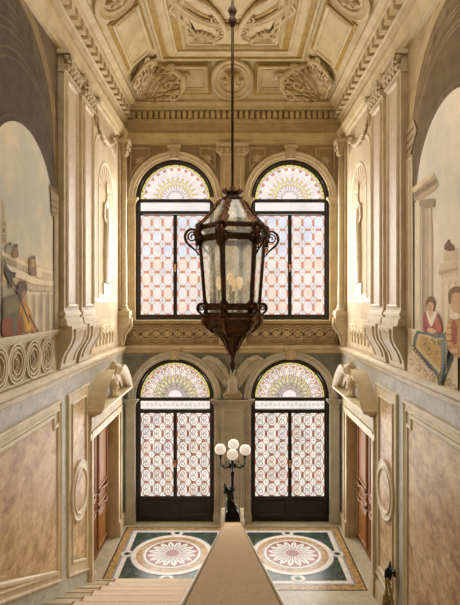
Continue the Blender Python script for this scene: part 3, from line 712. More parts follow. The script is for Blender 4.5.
    for sg in (-1,1): b.tube(spiral((mid+sg*0.14, zb+0.12), 0.07, 0.015, PI/2, 1.4*sg, 14, 0.2), 0.022, 'stone_l', 6)
    b.build('socle', t)
    b = MB(TS); m_ = 'stone_l'
    b.ball((mid,zb+0.40,0.19), (0.20,0.13,0.13), m_, 14); b.ball((mid,zb+0.30,0.20), (0.13,0.08,0.11), m_, 12)
    for sg in (-1,1): b.ball((mid+sg*0.15,zb+0.42,0.18), (0.08,0.09,0.09), m_, 10)
    b.tube([(mid,zb+0.44,0.19),(mid+0.01,zb+0.60,0.21)], [0.07,0.06], m_, 10)
    b.ball((mid+0.01,zb+0.68,0.22), (0.085,0.115,0.10), m_, 14); b.ball((mid+0.01,zb+0.66,0.315), (0.016,0.03,0.022), m_, 8)
    b.ball((mid+0.01,zb+0.60,0.285), (0.035,0.02,0.02), m_, 8); b.ball((mid+0.01,zb+0.575,0.275), (0.03,0.025,0.025), m_, 8)
    for sg in (-1,1): b.ball((mid+0.01+sg*0.034,zb+0.695,0.305), (0.018,0.010,0.01), m_, 8)
    b.build('body', t, mod=0.011)
    b = MB(TS)
    for k in range(16):
        a = k*2.4; r_ = 0.075; b.ball((mid+0.01+r_*math.cos(a), zb+0.76-0.008*k*0.6, 0.20+r_*math.sin(a)*0.9), 0.036, m_, 7)
    b.ball((mid+0.01,zb+0.80,0.19), (0.06,0.05,0.06), m_, 8); b.build('hair', t, mod=0.009)
# ------------------------------------------------------------------ upper side walls: pilasters, niches, colonettes
def pilaster(T, y0, y1, near, ll, wd_):
    z0 = 5.30; zt = 9.10; p = 0.10 if near else 0.09; m = (y0+y1)/2
    t = thing('pilaster', ll, 'pilaster', T(m, 4.46, 0), 'panelled side pilasters')
    b = MB(T); b.box(y0, y1, z0, 9.44, 0, p, 'stone'); b.build('shaft', t)
    b = MB(T); b.frame(rect(y0+0.10,y1-0.10,z0+0.13,zt-0.06), [(0,p),(0,p+0.02),(0.025,p+0.035),(0.05,p+0.02),(0.06,p+0.003)], 'stone_l')
    b.face(rect(y0+0.155,y1-0.155,z0+0.185,zt-0.115), p+0.004, 'stucco'); b.build('inset_panel', t)
    b = MB(T)                                       # base mouldings
    for d, z, h in ((0.015,z0+0.05,0.03),(0.035,z0+0.0,0.05),(0.012,z0-0.04,0.04),(0.05,z0-0.075,0.035),(0.06,z0-0.16,0.085),(0.075,z0-0.16,0.02)): b.box(y0-d*0.7, y1+d*0.7, z, z+h, 0, p+d, 'stone_l')
    b.build('base', t)
    b = MB(T)                                       # carved capital
    b.box(y0-0.02, y1+0.02, zt, zt+0.04, 0, p+0.03, 'stone_l'); b.box(y0-0.05, y1+0.05, zt+0.27, 9.44, 0, p+0.10, 'stone_l')
    n = 5; wv = (y1-y0)/n
    for k in range(n):
        c = (y0+wv*(k+0.5), zt+0.04); b.leaf(c, PI/2, 0.14, wv*0.45, 0.11, 'stone', w=p); b.leaf((c[0]+wv*0.5 if k < n-1 else c[0], zt+0.10), PI/2, 0.16, wv*0.4, 0.13, 'stone_l', w=p+0.02)
    for sg, yy in ((1,y0+0.04),(-1,y1-0.04)):
        b.tube(spiral((yy, zt+0.23), 0.065, 0.012, PI/2, 1.6*sg, 16, p+0.11), 0.02, 'stone', 6); b.ball((yy,zt+0.23,p+0.04), (0.08,0.08,0.07), 'stone', 8)
    b.build('capital', t)
    # scrolled console under the pilaster
    b = MB(T); zc1 = z0-0.16; zc0 = 4.46; N_ = 16; ob = []
    for i in range(N_+1):
        f = i/N_; z = zc1-(zc1-zc0)*f
        w_ = 0.235-0.195/(1+math.exp(-(f-0.52)*9))+0.02*math.sin(f*PI); sk = -0.0
        tp = 0.12*(0.5-0.5*math.cos(PI*min(1, f*1.15)))
        ob.append((z, max(w_, 0.015), tp))
    rings = [[(y0-0.03+tp*0.25, z, 0.0),(y0-0.03+tp*0.25, z, w_),(y1+0.03-tp*0.4, z, w_),(y1+0.03-tp*0.4, z, 0.0)] for z, w_, tp in ob]
    b.loft(rings, 'stone_l', caps=True, smooth=False); co = b.build('console', t)
    b = MB(T)
    ins = [[(y0+0.07+tp*0.25, z, w_+0.002),(y0+0.09+tp*0.25, z, w_+0.022),(y0+0.12+tp*0.25, z, w_+0.022),(y0+0.15+tp*0.25, z, w_+0.004),(y1-0.16-tp*0.4, z, w_+0.004),(y1-0.13-tp*0.4, z, w_+0.022),(y1-0.10-tp*0.4, z, w_+0.022),(y1-0.08-tp*0.4, z, w_+0.002)] for z, w_, tp in ob[2:-2]]
    b.loft(ins, 'stone', close=False, smooth=False); b.box(y0+0.07, y1-0.08, ob[2][0]-0.005, ob[2][0]+0.04, 0.1, ob[2][1]+0.03, 'stone'); b.build('console_panel', co)
    return t
for wd_, T, s in SIDES:
    fr = 'the man in ochre sleeves' if s < 0 else 'the woman in red'
    pilaster(T, 7.93, 8.70, True, 'panelled stone pilaster on scrolled console, touching the fresco of %s' % fr, wd_)
    pilaster(T, 8.90, 9.68, False, 'panelled stone pilaster between its twin and the statue niche, %s wall' % wd_, wd_)
    # statue niche, very low relief
    m = 11.0; T0 = T; T = lambda u, v, w_, T=T0: T(u, v, w_*0.45)
    t = thing('statue_niche', 'pale arched niche on the %s wall with a draped standing figure in low relief' % wd_, 'niche', T(m, 5.35, 0), 'statue niches')
    b = MB(T); A = [(m+0.98,5.50)]+arc(m, 8.55, 0.98, 0, PI, 24, ry=0.55)+[(m-0.98,5.50)]
    b.frame(A, [(0,0),(0,0.02),(0.03,0.03),(0.07,0.02),(0.10,0.0)], 'stone_l')
    A = [(m+0.62,5.66)]+arc(m, 7.85, 0.62, 0, PI, 24)+[(m-0.62,5.66)]
    b.frame(A, [(-0.06,0.0),(-0.05,0.025),(-0.02,0.03),(0,0.02),(0.03,0.004)], 'stone_l'); b.build('frame', t)
    b = MB(T); b.face(A, 0.003, paint(196,178,148)); b.ring((m,7.85), 0.56, 0.59, 0.003, 0.008, paint(170,150,122), 20, 0, PI)
    for k in range(9): a = PI*(k+0.5)/9; b.tube([(m+0.1*math.cos(a),7.85+0.1*math.sin(a),0.006),(m+0.55*math.cos(a),7.85+0.55*math.sin(a),0.006)], 0.012, paint(178,158,130), 4)
    b.build('niche_field', t)
    b = MB(T); b.box(m-0.30,m+0.30,5.68,5.90,0,0.05,'stone_l'); b.box(m-0.34,m+0.34,5.86,5.92,0,0.06,'stone_l'); b.build('plinth', t)
    b = MB(T); q = 'stone_l'; z = 5.92
    b.tube([(m-0.10,z,0.02),(m-0.07,z+0.6,0.03),(m-0.02,z+1.2,0.035),(m,z+1.6,0.04)], [0.15,0.19,0.20,0.14], q, 12)
    b.tube([(m+0.10,z,0.02),(m+0.12,z+0.55,0.03),(m+0.08,z+1.15,0.035)], [0.14,0.17,0.16], q, 10)
    b.ball((m,z+1.55,0.035), (0.21,0.26,0.05), q, 12); b.tube([(m,z+1.75,0.03),(m,z+1.92,0.035)], [0.07,0.06], q, 8)
    b.ball((m+0.01,z+2.02,0.04), (0.095,0.13,0.05), q, 12); b.ball((m+0.01,z+2.12,0.035), (0.09,0.07,0.045), q, 8)
    b.tube([(m-0.22,z+1.68,0.04),(m-0.28,z+1.40,0.05),(m-0.10,z+1.22,0.07)], [0.07,0.06,0.045], q, 8)
    b.tube([(m+0.22,z+1.68,0.04),(m+0.29,z+1.42,0.05),(m+0.16,z+1.42,0.075)], [0.07,0.06,0.045], q, 8)
    b.build('figure', t, mod=0.014)
    b = MB(T)
    for k in range(7):
        x = m-0.22+0.07*k; b.tube([(x,z+0.03,0.05),(x+0.02,z+0.5,0.06),(x*0.4+m*0.6+0.03,z+1.15,0.075)], [0.014,0.02,0.008], q, 5)
    b.tube([(m-0.22,z+1.25,0.06),(m,z+1.12,0.085),(m+0.24,z+1.30,0.06)], 0.03, q, 6); b.tube([(m-0.18,z+1.72,0.06),(m+0.05,z+1.4,0.09),(m+0.2,z+1.2,0.06)], 0.022, q, 6)
    b.build('drapery', t)
    T = T0
    # painted arcade band under the niche
    b = MB(T); b.face(rect(9.75,11.95,4.52,5.16), 0.003, paint(206,188,156)); n = 7
    for k in range(n):
        c = 9.9+1.9*(k+0.5)/n
        for r0 in (0.19,0.12): b.frame([(c+r0,4.62)]+arc(c,4.85,r0,0,PI,12)+[(c-r0,4.62)], [(0,0.003),(0.008,0.016),(0.03,0.016),(0.04,0.003)], paint(228,214,184), closed=False)
        b.ring((c,4.80), 0.0, 0.05, 0.003, 0.012, paint(180,158,124), 10)
    tag(origin(b.build('arcade_frieze'), T(10.9,4.84,0)), 'pale band of small interlaced arches below the niche on the %s wall' % wd_, 'frieze')
    # garland beneath the cornice
    b = MB(T); pts = [(9.95+1.75*i/14, 9.32-0.42*math.sin(PI*i/14)**0.8, 0.05) for i in range(15)]
    b.tube(pts, [0.02+0.035*math.sin(PI*i/14) for i in range(15)], 'stone', 8); rnd = random.Random(4)
    for i in range(1,14):
        for q_ in range(3): b.leaf((pts[i][0]+rnd.uniform(-0.03,0.03), pts[i][1]), rnd.uniform(0,6.3), 0.12, 0.035, 0.05, 'stone_l', w=0.045)
    for e_ in (9.95, 11.7): b.tube([(e_,9.34,0.04),(e_+0.03,8.95,0.04)], [0.05,0.012], 'stone', 6)
    tag(origin(b.build('garland'), T(10.8,9.1,0)), 'swag of carved leaves hanging under the cornice above the niche on the %s wall' % wd_, 'garland')
    # corner colonette on its own console
    t = thing('colonette', 'slender white half column on a curled console in the %s back corner' % wd_, 'column', T(12.25, 4.46, 0), 'corner colonettes')
    yc = 12.28; b = MB(T); b.lathe((yc,0,0.10), [(0.085,5.42),(0.09,5.5),(0.08,7.0),(0.075,9.05)], 'stone_l', 14, axis=1); b.box(yc-0.16,yc+0.16,5.36,9.40,0,0.05,'stone'); b.build('shaft', t)
    b = MB(T); b.lathe((yc,0,0.10), [(0.14,5.30),(0.14,5.35),(0.09,5.38),(0.12,5.42),(0.085,5.46)], 'stone_l', 14, axis=1); b.box(yc-0.17,yc+0.17,5.20,5.31,0,0.27,'stone_l'); b.build('base', t)
    b = MB(T); b.box(yc-0.17,yc+0.17,9.32,9.42,0,0.26,'stone_l'); b.lathe((yc,0,0.10), [(0.08,9.02),(0.10,9.05),(0.08,9.08),(0.13,9.30),(0.14,9.33)], 'stone', 14, axis=1)
    for sg in (-1,1): b.tube(spiral((yc+sg*0.10, 9.24), 0.07, 0.012, PI/2, -1.4*sg, 14, 0.22), 0.02, 'stone_l', 6)
    for k in range(3): b.leaf((yc-0.08+0.08*k,9.06), PI/2, 0.16, 0.04, 0.06, 'stone_l', w=0.17)
    b.build('capital', t)
    b = MB(T); rings = []
    for i in range(15):
        f = i/14; z = 5.2-0.74*f; w_ = 0.25-0.17*f+0.05*math.sin(f*2*PI); hw = 0.13-0.06*f
        rings.append([(yc-hw,z,0),(yc-hw,z,w_),(yc+hw,z,w_),(yc+hw,z,0)])
    b.loft(rings, 'stone_l', caps=True, smooth=False); b.tube([(yc,5.15,0.27),(yc,4.95,0.28),(yc,4.75,0.14),(yc,4.5,0.10)], [0.04,0.05,0.04,0.02], 'stone_l', 8); b.build('console', t)

# ------------------------------------------------------------------ FRESCOES (flat paint on the wall plane)
def wall_uv(px, py):
    """point of the wall plane seen at that place of the photograph, as (distance, height)"""
    dx = abs(px-232.5); return (FP*HW/dx, EYE-(py-302.5)*HW/dx)
class Fresco:
    def __init__(self, T, root): self.T = T; self.root = root; self.w = 0.004; self.b = None
    def part(self, name): self.flush(); self.name = name; self.b = MB(self.T)
    def poly(self, pts, c, sm=True, k=4, direct=False):
        p = pts if direct else [wall_uv(*q) for q in pts]
        if sm: p = smooth_poly(p, k)
        u = [(max(a, 4.3), v) for a, v in p]; self.w += 0.0004; self.b.face(u, self.w, paint(*c))
    def line(self, pts, wd, c, direct=False):
        p = pts if direct else [wall_uv(*q) for q in pts]; self.w += 0.0002
        L_, R_ = [], []
        for i, q in enumerate(p):
            a = Vector(p[max(i-1,0)]); d = Vector(p[min(i+1,len(p)-1)]); t = (d-a).normalized(); n = Vector((-t.y,t.x))*wd/2
            L_.append((q[0]+n.x,q[1]+n.y)); R_.append((q[0]-n.x,q[1]-n.y))
        self.b.face(L_+R_[::-1], self.w, paint(*c))
    def flush(self):
        if self.b and self.b.f: self.b.build(self.name, self.root)
        self.b = None
def crop(x0, y0, k): return lambda pts: [(x0+x/k, y0+y/k) for x, y in pts]
def vault(F, ic, ir, s, tone):
    """painted barrel vault with the opening to the sky"""
    F.part('painted_vault'); D = dict(direct=True, sm=False)
    F.poly(rect(4.3,7.93,5.08,9.44), tone[0], **D)
    A = lambda c, r, n=40: [(c[0]+r,5.08)]+arc(c[0],c[1],r,0,PI,n)+[(c[0]-r,5.08)]
    oc = (6.25,7.9)
    F.poly(A(oc,1.66), tone[1], **D); F.poly(A(oc,1.63), tone[2], **D); F.poly(A(oc,1.56), tone[1], **D); F.poly(A(oc,1.53), tone[2], **D); F.poly(A(oc,1.47), tone[3], **D); F.poly(A(oc,1.44), tone[4], **D)
    for i in range(9):                        # coffer bands running into the vault
        f = i/9; c = (oc[0]+(ic[0]-oc[0])*f, oc[1]+(ic[1]+0.55-oc[1])*f); r = 1.44+(ir*1.12-1.44)*f
        F.poly(arc(c[0],c[1],r,0.0,PI,36)+[(c[0]-r,c[1]-0.4),(c[0]+r,c[1]-0.4)], tone[4] if i % 3 else tone[3], **D)
        F.poly(arc(c[0],c[1],r-0.03,0.0,PI,36)+[(c[0]-r+0.03,c[1]-0.4),(c[0]+r-0.03,c[1]-0.4)], tone[5], **D)
    for i in range(8):                        # small ornaments along the arch
        a = PI*(i+0.5)/10; F.poly(arc(oc[0]+1.30*math.cos(a),oc[1]+1.30*math.sin(a),0.045,0,2*PI*7/8,7), tone[3], **D)
    F.poly(A(ic,ir+0.10), tone[3], **D); F.poly(A(ic,ir+0.05), tone[5], **D)
    F.part('painted_sky'); F.b.face([(max(a,4.3),v) for a, v in A(ic,ir)], F.w+0.0004, 'sky_paint' if s < 0 else 'sky_paint_warm'); F.w += 0.0006
root = thing('fresco', 'arched wall fresco of a balcony scene with a seated man in ochre sleeves', 'fresco', TL(6.2,5.08,0), 'wall frescoes')
F = Fresco(TL, root)
vault(F, (6.62,6.72), 1.08, -1, [(84,66,40),(138,114,76),(108,88,56),(66,50,28),(80,62,36),(58,44,24)])
k = crop(0,180,3.78)
F.part('painted_tower')
F.poly(k([(0,70),(6,80),(12,110),(12,240),(0,240)]), (168,150,120), sm=False); F.poly(k([(0,150),(17,150),(17,235),(0,235)]), (158,140,110), sm=False)
for y in (150,175,200): F.poly(k([(0,y),(19,y),(19,y+4),(0,y+4)]), (190,172,138), sm=False)
F.poly(k([(4,182),(9,182),(9,198),(4,198)]), (110,94,70), sm=False)
F.part('painted_colonnade')
F.poly(k([(0,255),(40,275),(100,305),(160,330),(200,345),(200,585),(0,590)]), (202,186,154), sm=False)
F.poly(k([(0,262),(50,290),(110,322),(195,345),(195,356),(110,336),(50,304),(0,278)]), (222,208,176), sm=False)
F.poly(k([(0,285),(50,308),(120,342),(120,362),(55,332),(0,310)]), (150,134,106), sm=False)
for i in range(14): F.poly(k([(58+5*i,308+2.3*i),(61+5*i,309+2.3*i),(61+5*i,334+2*i),(58+5*i,333+2*i)]), (224,210,178), sm=False)
F.poly(k([(130,335),(150,340),(150,372),(130,366)]), (220,204,170), sm=False)
F.poly(k([(0,312),(55,336),(130,372),(195,384),(195,400),(120,394),(50,366),(0,345)]), (224,210,180), sm=False)
F.poly(k([(0,350),(50,372),(120,400),(195,408),(195,422),(120,418),(60,400),(0,385)]), (190,174,144), sm=False)
F.poly(k([(0,395),(60,420),(195,432),(195,580),(0,585)]), (158,146,122), sm=False)
for x, w_ in ((96,22),(124,18),(152,14),(178,10)):
    F.poly(k([(x,425),(x+w_,427),(x+w_,585),(x,588)]), (208,194,166), sm=False); F.poly(k([(x+w_*0.65,427),(x+w_,427),(x+w_,585),(x+w_*0.65,586)]), (176,160,132), sm=False)
    F.poly(k([(x-3,422),(x+w_+3,425),(x+w_+3,434),(x-3,432)]), (220,206,178), sm=False)
F.part('painted_pilaster')
F.poly(k([(196,60),(214,60),(214,575),(196,575)]), (176,158,128), sm=False); F.poly(k([(196,60),(201,60),(201,575),(196,575)]), (126,108,82), sm=False); F.poly(k([(206,60),(209,60),(209,575),(206,575)]), (200,182,150), sm=False)
F.poly(k([(180,20),(208,40),(208,130),(190,138),(186,90)]), (146,126,94), sm=False); F.poly(k([(180,18),(212,45),(212,58),(182,34)]), (100,82,58), sm=False)
for j in range(3): F.poly(k([(184,70+22*j),(206,82+22*j),(206,88+22*j),(184,77+22*j)]), (96,80,58), sm=False)
F.part('painted_onlooker')
F.poly(k([(100,330),(103,300),(112,292),(122,296),(126,330),(124,360),(104,358)]), (120,96,60)); F.poly(k([(112,290),(120,285),(123,294),(117,302),(111,298)]), (98,66,44)); F.poly(k([(108,305),(118,300),(120,325),(110,330)]), (170,140,80))
F.part('painted_onlooker_pair'); F.poly(k([(36,290),(38,262),(50,250),(58,270),(56,292)]), (124,94,62)); F.poly(k([(42,246),(52,240),(56,252),(46,258)]), (92,66,46)); F.poly(k([(10,270),(14,250),(26,242),(34,262),(28,276)]), (150,140,122)); F.poly(k([(18,240),(27,234),(30,244),(22,250)]), (104,76,54))
F.part('painted_seated_man')
F.poly(k([(0,515),(30,500),(62,520),(72,560),(66,588),(0,590)]), (128,62,30))
F.poly(k([(0,455),(18,440),(40,432),(62,440),(78,458),(80,490),(68,520),(52,528),(50,580),(38,582),(30,528),(0,520)]), (92,84,54))
F.poly(k([(8,462),(30,448),(50,450),(60,480),(40,500),(14,500)]), (112,102,66))
F.poly(k([(66,462),(82,452),(96,480),(112,520),(120,556),(108,574),(84,576),(70,560),(60,520)]), (176,122,36)); F.poly(k([(78,480),(90,490),(104,530),(106,560),(92,566),(82,530)]), (204,152,60)); F.poly(k([(66,500),(74,520),(80,560),(72,566),(62,530)]), (130,84,24))
F.poly(k([(60,436),(54,420),(58,392),(70,380),(84,384),(91,402),(88,424),(76,440),(68,442)]), (84,58,36)); F.poly(k([(70,424),(84,420),(82,438),(72,444)]), (150,104,72)); F.poly(k([(108,566),(124,562),(132,574),(118,580)]), (160,112,78))
F.line(k([(0,300),(20,350),(44,402),(60,440),(100,540)]), 0.03, (60,46,32)); F.poly(k([(4,318),(14,330),(30,346),(46,350),(42,370),(30,372),(34,400),(26,410),(18,380),(6,350)]), (58,54,38))
F.line(k([(96,510),(116,545),(132,572)]), 0.03, (96,40,26))
F.flush()
# right fresco
root = thing('fresco', 'arched wall fresco of a woman in red leaning over a patterned carpet', 'fresco', TR(6.2,5.08,0), 'wall frescoes')
F = Fresco(TR, root)
vault(F, (6.35,6.95), 1.16, 1, [(150,130,92),(186,164,124),(164,142,102),(104,84,54),(128,106,70),(96,76,46)])
k = crop(400,100,3.03)
k2 = crop(400,270,4.65)
F.part('painted_temple')
F.poly(k([(130,600),(128,520),(122,516),(128,496),(182,486),(182,700),(128,700)]), (214,196,162), sm=False); F.poly(k([(120,520),(182,506),(182,516),(122,532)]), (186,164,128), sm=False); F.poly(k([(136,490),(138,460),(182,448),(182,484)]), (206,188,152), sm=False); F.poly(k([(130,540),(182,532),(182,548),(130,554)]), (226,210,178), sm=False)
F.poly(k([(142,455),(140,440),(150,428),(160,434),(168,440),(170,456)]), (112,70,44)); F.poly(k([(148,432),(150,424),(156,424),(156,434)]), (84,50,34))
for x in (140,158): F.poly(k([(x,556),(x+12,554),(x+12,700),(x,700)]), (228,214,184), sm=False)
F.part('painted_column')
F.poly(k([(22,170),(42,165),(44,700),(22,700)]), (206,190,160), sm=False); F.poly(k([(32,170),(38,168),(39,700),(33,700)]), (178,160,130), sm=False)
F.poly(k([(50,310),(66,300),(66,700),(50,700)]), (222,208,178), sm=False)
F.poly(k([(70,322),(100,322),(104,420),(104,790),(70,790)]), (182,164,134), sm=False); F.poly(k([(70,322),(80,322),(80,790),(70,790)]), (158,140,112), sm=False); F.poly(k([(92,322),(99,322),(101,790),(94,790)]), (204,188,158), sm=False)
F.poly(k([(42,270),(104,222),(122,256),(112,272),(70,302),(48,306)]), (178,158,126), sm=False); F.poly(k([(40,268),(106,218),(108,228),(44,280)]), (214,196,162), sm=False); F.poly(k([(44,284),(114,238),(120,250),(50,298)]), (136,116,88), sm=False); F.poly(k([(66,305),(108,300),(110,318),(104,326),(68,324)]), (150,130,100)); 
F.poly(k([(14,110),(46,60),(56,92),(50,112),(36,170),(18,188)]), (168,146,112), sm=False)
for j in range(3): F.poly(k([(16,118+24*j),(46,78+24*j),(48,84+24*j),(17,126+24*j)]), (118,98,72), sm=False)
F.poly(k([(18,190),(40,170),(42,176),(20,198)]), (216,198,164), sm=False)
F.part('painted_balustrade')
F.poly(k2([(44,272),(120,292),(279,330),(279,640),(44,490)]), (216,202,174), sm=False); F.poly(k2([(44,268),(279,318),(279,330),(44,280)]), (232,220,194), sm=False); F.poly(k2([(44,462),(200,545),(279,585),(279,600),(200,560),(44,476)]), (234,222,196), sm=False)
for cx_, cy_ in ((62,425),(96,452),(128,478),(160,500),(238,520),(262,545)):
    F.line(k2([(cx_+14*math.cos(a*0.55)*(1-a*0.045),cy_+20*math.sin(a*0.55)*(1-a*0.045)) for a in range(16)]), 0.022, (168,148,114))
F.part('painted_woman_in_red')
F.poly(k2([(120,205),(132,192),(150,190),(172,195),(188,206),(202,240),(206,280),(190,296),(150,296),(122,286),(116,245)]), (160,74,64)); F.poly(k2([(122,240),(136,256),(132,286),(120,282)]), (128,50,48)); F.poly(k2([(176,210),(196,240),(200,276),(186,284),(176,250)]), (184,98,84))
F.poly(k2([(132,196),(142,190),(156,220),(166,196),(184,196),(176,222),(162,256),(154,262),(142,236)]), (232,218,196)); F.poly(k2([(140,186),(166,186),(164,206),(156,222),(144,206)]), (208,170,136))
F.poly(k2([(134,160),(138,140),(152,128),(166,138),(170,166),(162,190),(150,196),(138,186)]), (206,164,128)); F.poly(k2([(132,176),(130,148),(142,130),(152,122),(166,132),(173,152),(170,166),(160,150),(146,150),(138,162)]), (110,80,48)); F.poly(k2([(144,170),(149,168),(149,171),(144,172)]), (92,60,44), sm=False); F.poly(k2([(157,169),(162,171),(162,173),(157,172)]), (92,60,44), sm=False); F.poly(k2([(148,184),(157,184),(155,187),(150,187)]), (164,74,62), sm=False)
F.poly(k2([(138,276),(150,268),(168,274),(182,284),(168,296),(146,292)]), (212,170,134))
F.part('painted_carpet')
F.poly(k2([(88,282),(130,288),(180,300),(232,290),(250,300),(262,340),(256,420),(236,470),(206,548),(192,520),(178,486),(130,440),(66,366),(74,320)]), (84,98,102), sm=False)
F.poly(k2([(96,296),(140,302),(176,316),(212,316),(222,360),(214,430),(204,500),(186,470),(140,420),(84,362),(88,330)]), (196,178,130), sm=False)
F.poly(k2([(104,306),(150,316),(176,328),(204,330),(208,400),(200,462),(150,408),(98,350)]), (186,150,78), sm=False)
rnd = random.Random(9)
for i in range(46):
    x, y = rnd.uniform(108,204), rnd.uniform(318,440)
    if y > 352+(x-98)*1.05: continue
    c = rnd.choice([(96,110,112),(152,64,44),(222,206,160),(120,124,90)]); F.poly(k2([(x-3,y),(x,y-5),(x+3,y),(x,y+5)]), c, sm=False)
for i in range(22):
    f = i/21; x, y = 72+f*118, 352+f*152; F.poly(k2([(x-3,y-4),(x+3,y+2),(x+1,y+8),(x-4,y+2)]), (214,196,146) if i % 2 else (150,72,50), sm=False)
for i in range(24):
    f = i/23; x, y = 68+f*128, 372+f*160; F.line(k2([(x,y),(x-4,y+12)]), 0.012, (170,130,70))
F.poly(k2([(212,330),(240,310),(252,360),(232,430),(208,500),(214,420)]), (104,112,108), sm=False)
for i in range(12): F.poly(k2([(236,320+14*i),(242,316+14*i),(240,328+14*i)]), (206,186,134), sm=False)
F.poly(k2([(196,500),(212,470),(222,500),(206,550)]), (92,92,66), sm=False)
F.part('painted_woman_in_gold')
F.poly(k2([(279,215),(262,222),(244,250),(238,300),(246,350),(258,380),(290,400),(330,400),(330,215)]), (188,140,78)); F.poly(k2([(240,260),(256,250),(262,300),(256,350),(244,330)]), (214,172,108)); F.poly(k2([(268,240),(290,250),(290,340),(270,330)]), (150,74,50))
for i in range(9): F.poly(k2([(244+(i%3)*9,270+(i//3)*30),(250+(i%3)*9,264+(i//3)*30),(252+(i%3)*9,276+(i//3)*30)]), (142,78,50), sm=False)
F.poly(k2([(262,130),(266,104),(284,92),(310,100),(316,150),(300,200),(276,196),(264,170)]), (210,166,128)); F.poly(k2([(254,150),(252,110),(266,86),(290,76),(320,84),(326,110),(290,104),(272,112),(266,140),(262,160)]), (128,92,54))
F.poly(k2([(266,202),(290,198),(310,210),(300,228),(272,228),(260,218)]), (232,216,188))
F.poly(k2([(262,372),(290,366),(300,384),(270,388)]), (212,168,130))
F.flush()
# carved guilloche balcony under the left fresco, plain sill under the right one
t = thing('guilloche_parapet', 'carved band of interlocking rings with rosettes under the fresco of the seated man', 'frieze', TL(6.2,4.46,0))
b = MB(TL); b.box(4.3, 7.70, 4.47, 5.02, 0, 0.012, 'stone'); b.build('field', t)
b = MB(TL); b.frame(rect(4.3,7.70,4.47,5.02), [(0,0.012),(0,0.03),(0.03,0.03),(0.04,0.012)], 'stone_l'); b.box(4.3,7.86,5.02,5.06,0,0.05,'stone_l'); b.box(4.3,7.86,5.06,5.10,0,0.07,'stone_l'); b.build('border', t)
for i in range(7):
    y = 7.42-0.52*i
    b = MB(TL)
    for r0, r1 in ((0.235,0.265),(0.19,0.215),(0.13,0.145)): b.ring((y,4.745), r0, r1, 0.01, 0.035+0.004*(i%2), 'stone_l', 28)
    for q in range(6): b.leaf((y,4.745), q*PI/3, 0.09, 0.03, 0.03, 'stone_b', w=0.012)
    b.ball((y,4.745,0.02), 0.028, 'stone_b', 8); b.build('ring_rosette', t)
# ------------------------------------------------------------------ CEILING: four coves and the flat field
ZC0, ZC1, CP, CI = 10.45, 11.10, 0.36, 0.36+0.75
XI = HW-CI; YBI = YB-CI; YMID = 8.7
b = MB(ID)
rect0 = [(-HW+CP-0.06,YF),(HW-CP+0.06,YF),(HW-CP+0.06,YB-CP+0.06),(-HW+CP-0.06,YB-CP+0.06)]
b.frame(rect0, [(0,ZC0-0.03),(0.06,ZC0),(0.2,ZC0+0.14),(0.4,ZC0+0.33),(0.6,ZC0+0.52),(0.81,ZC1)], 'ceil')
b.box(-HW-0.4, HW+0.4, YF-0.3, YB+0.45, ZC1, ZC1+0.12, 'ceil'); b.build('ceiling', kind='structure')
for nm, bx in (('trim_6', (-HW-0.4,-HW,YF,YB,10.45,11.2)), ('trim_7', (HW,HW+0.4,YF,YB,10.45,11.2)), ('trim_8', (-HW-0.4,HW+0.4,YB,YB+0.45,10.45,11.2))):
    b = MB(); b.box(*bx, 'stone_b'); b.build(nm, kind='structure')
S = math.sqrt(0.75**2+0.65**2); cn, sn_ = 0.75/S, 0.65/S
def TCB(u, v, w): return (u, YB-CP-v*cn-w*sn_, ZC0+v*sn_-w*cn)
def TCL(u, v, w): return (-HW+CP+v*cn+w*sn_, u, ZC0+v*sn_-w*cn)
def TCR(u, v, w): return (HW-CP-v*cn-w*sn_, u, ZC0+v*sn_-w*cn)
def TCF(u, v, w): return (u, v, ZC1-w)
def cove_panel(T, u0, u1, ll):
    t = thing('ceiling_panel', ll, 'ceiling panel', T((u0+u1)/2, S/2, 0), 'gilt-edged cove panels')
    b = MB(T); b.box(u0, u1, 0.12, S-0.12, 0, 0.008, 'gold'); b.build('gilt_border', t)
    b = MB(T); b.frame(rect(u0+0.06,u1-0.06,0.19,S-0.17), [(0,0.008),(0,0.04),(0.03,0.055),(0.06,0.04),(0.08,0.03),(0.10,0.045),(0.12,0.02)], 'ceil'); b.face(rect(u0+0.16,u1-0.16,0.29,S-0.27), 0.022, 'ceil'); b.build('raised_frame', t)
def medallion(T, u, ll):
    t = thing('ceiling_medallion', ll, 'medallion', T(u, S/2, 0), 'carved cove medallions'); c = (u, S/2)
    b = MB(T); b.slab(arc(c[0],c[1],0.50,0,2*PI*39/40,39), 0, 0.02, 'ceil'); b.frame(arc(c[0],c[1],0.50,0,2*PI*39/40,39), [(0,0.02),(0,0.07),(0.04,0.09),(0.09,0.06),(0.12,0.05),(0.14,0.07),(0.18,0.06),(0.20,0.025)], 'ceil'); b.build('ring_moulding', t)
    b = MB(T); b.slab(arc(c[0],c[1],0.46,0,2*PI*31/32,31), 0.02, 0.028, 'ceil')
    for k_ in range(8): b.leaf(c, k_*PI/4, 0.27, 0.06, 0.16, 'ceil', w=0.025)
    for k_ in range(8): b.leaf(c, k_*PI/4+PI/8, 0.18, 0.035, 0.13, 'ceil', w=0.05)
    b.ball((c[0],c[1],0.09), (0.05,0.05,0.04), 'ceil', 8)
    b.build('rosette', t)
XC = HW-CP
cove_panel(TCB, -1.55, -0.52, 'gilt-edged cream panel above the left upper window, in the ceiling cove'); cove_panel(TCB, 0.52, 1.55, 'gilt-edged cream panel above the right upper window, in the ceiling cove')
medallion(TCB, 0, 'round carved medallion in the cove over the back wall, behind the lantern rod')
for T, wd_ in ((TCL,'left'),(TCR,'right')):
    cove_panel(T, 9.25, 11.05, 'long gilt-edged cream panel in the cove of the %s wall' % wd_); medallion(T, 8.68, 'round carved medallion at the top edge of the view, in the %s cove' % wd_)
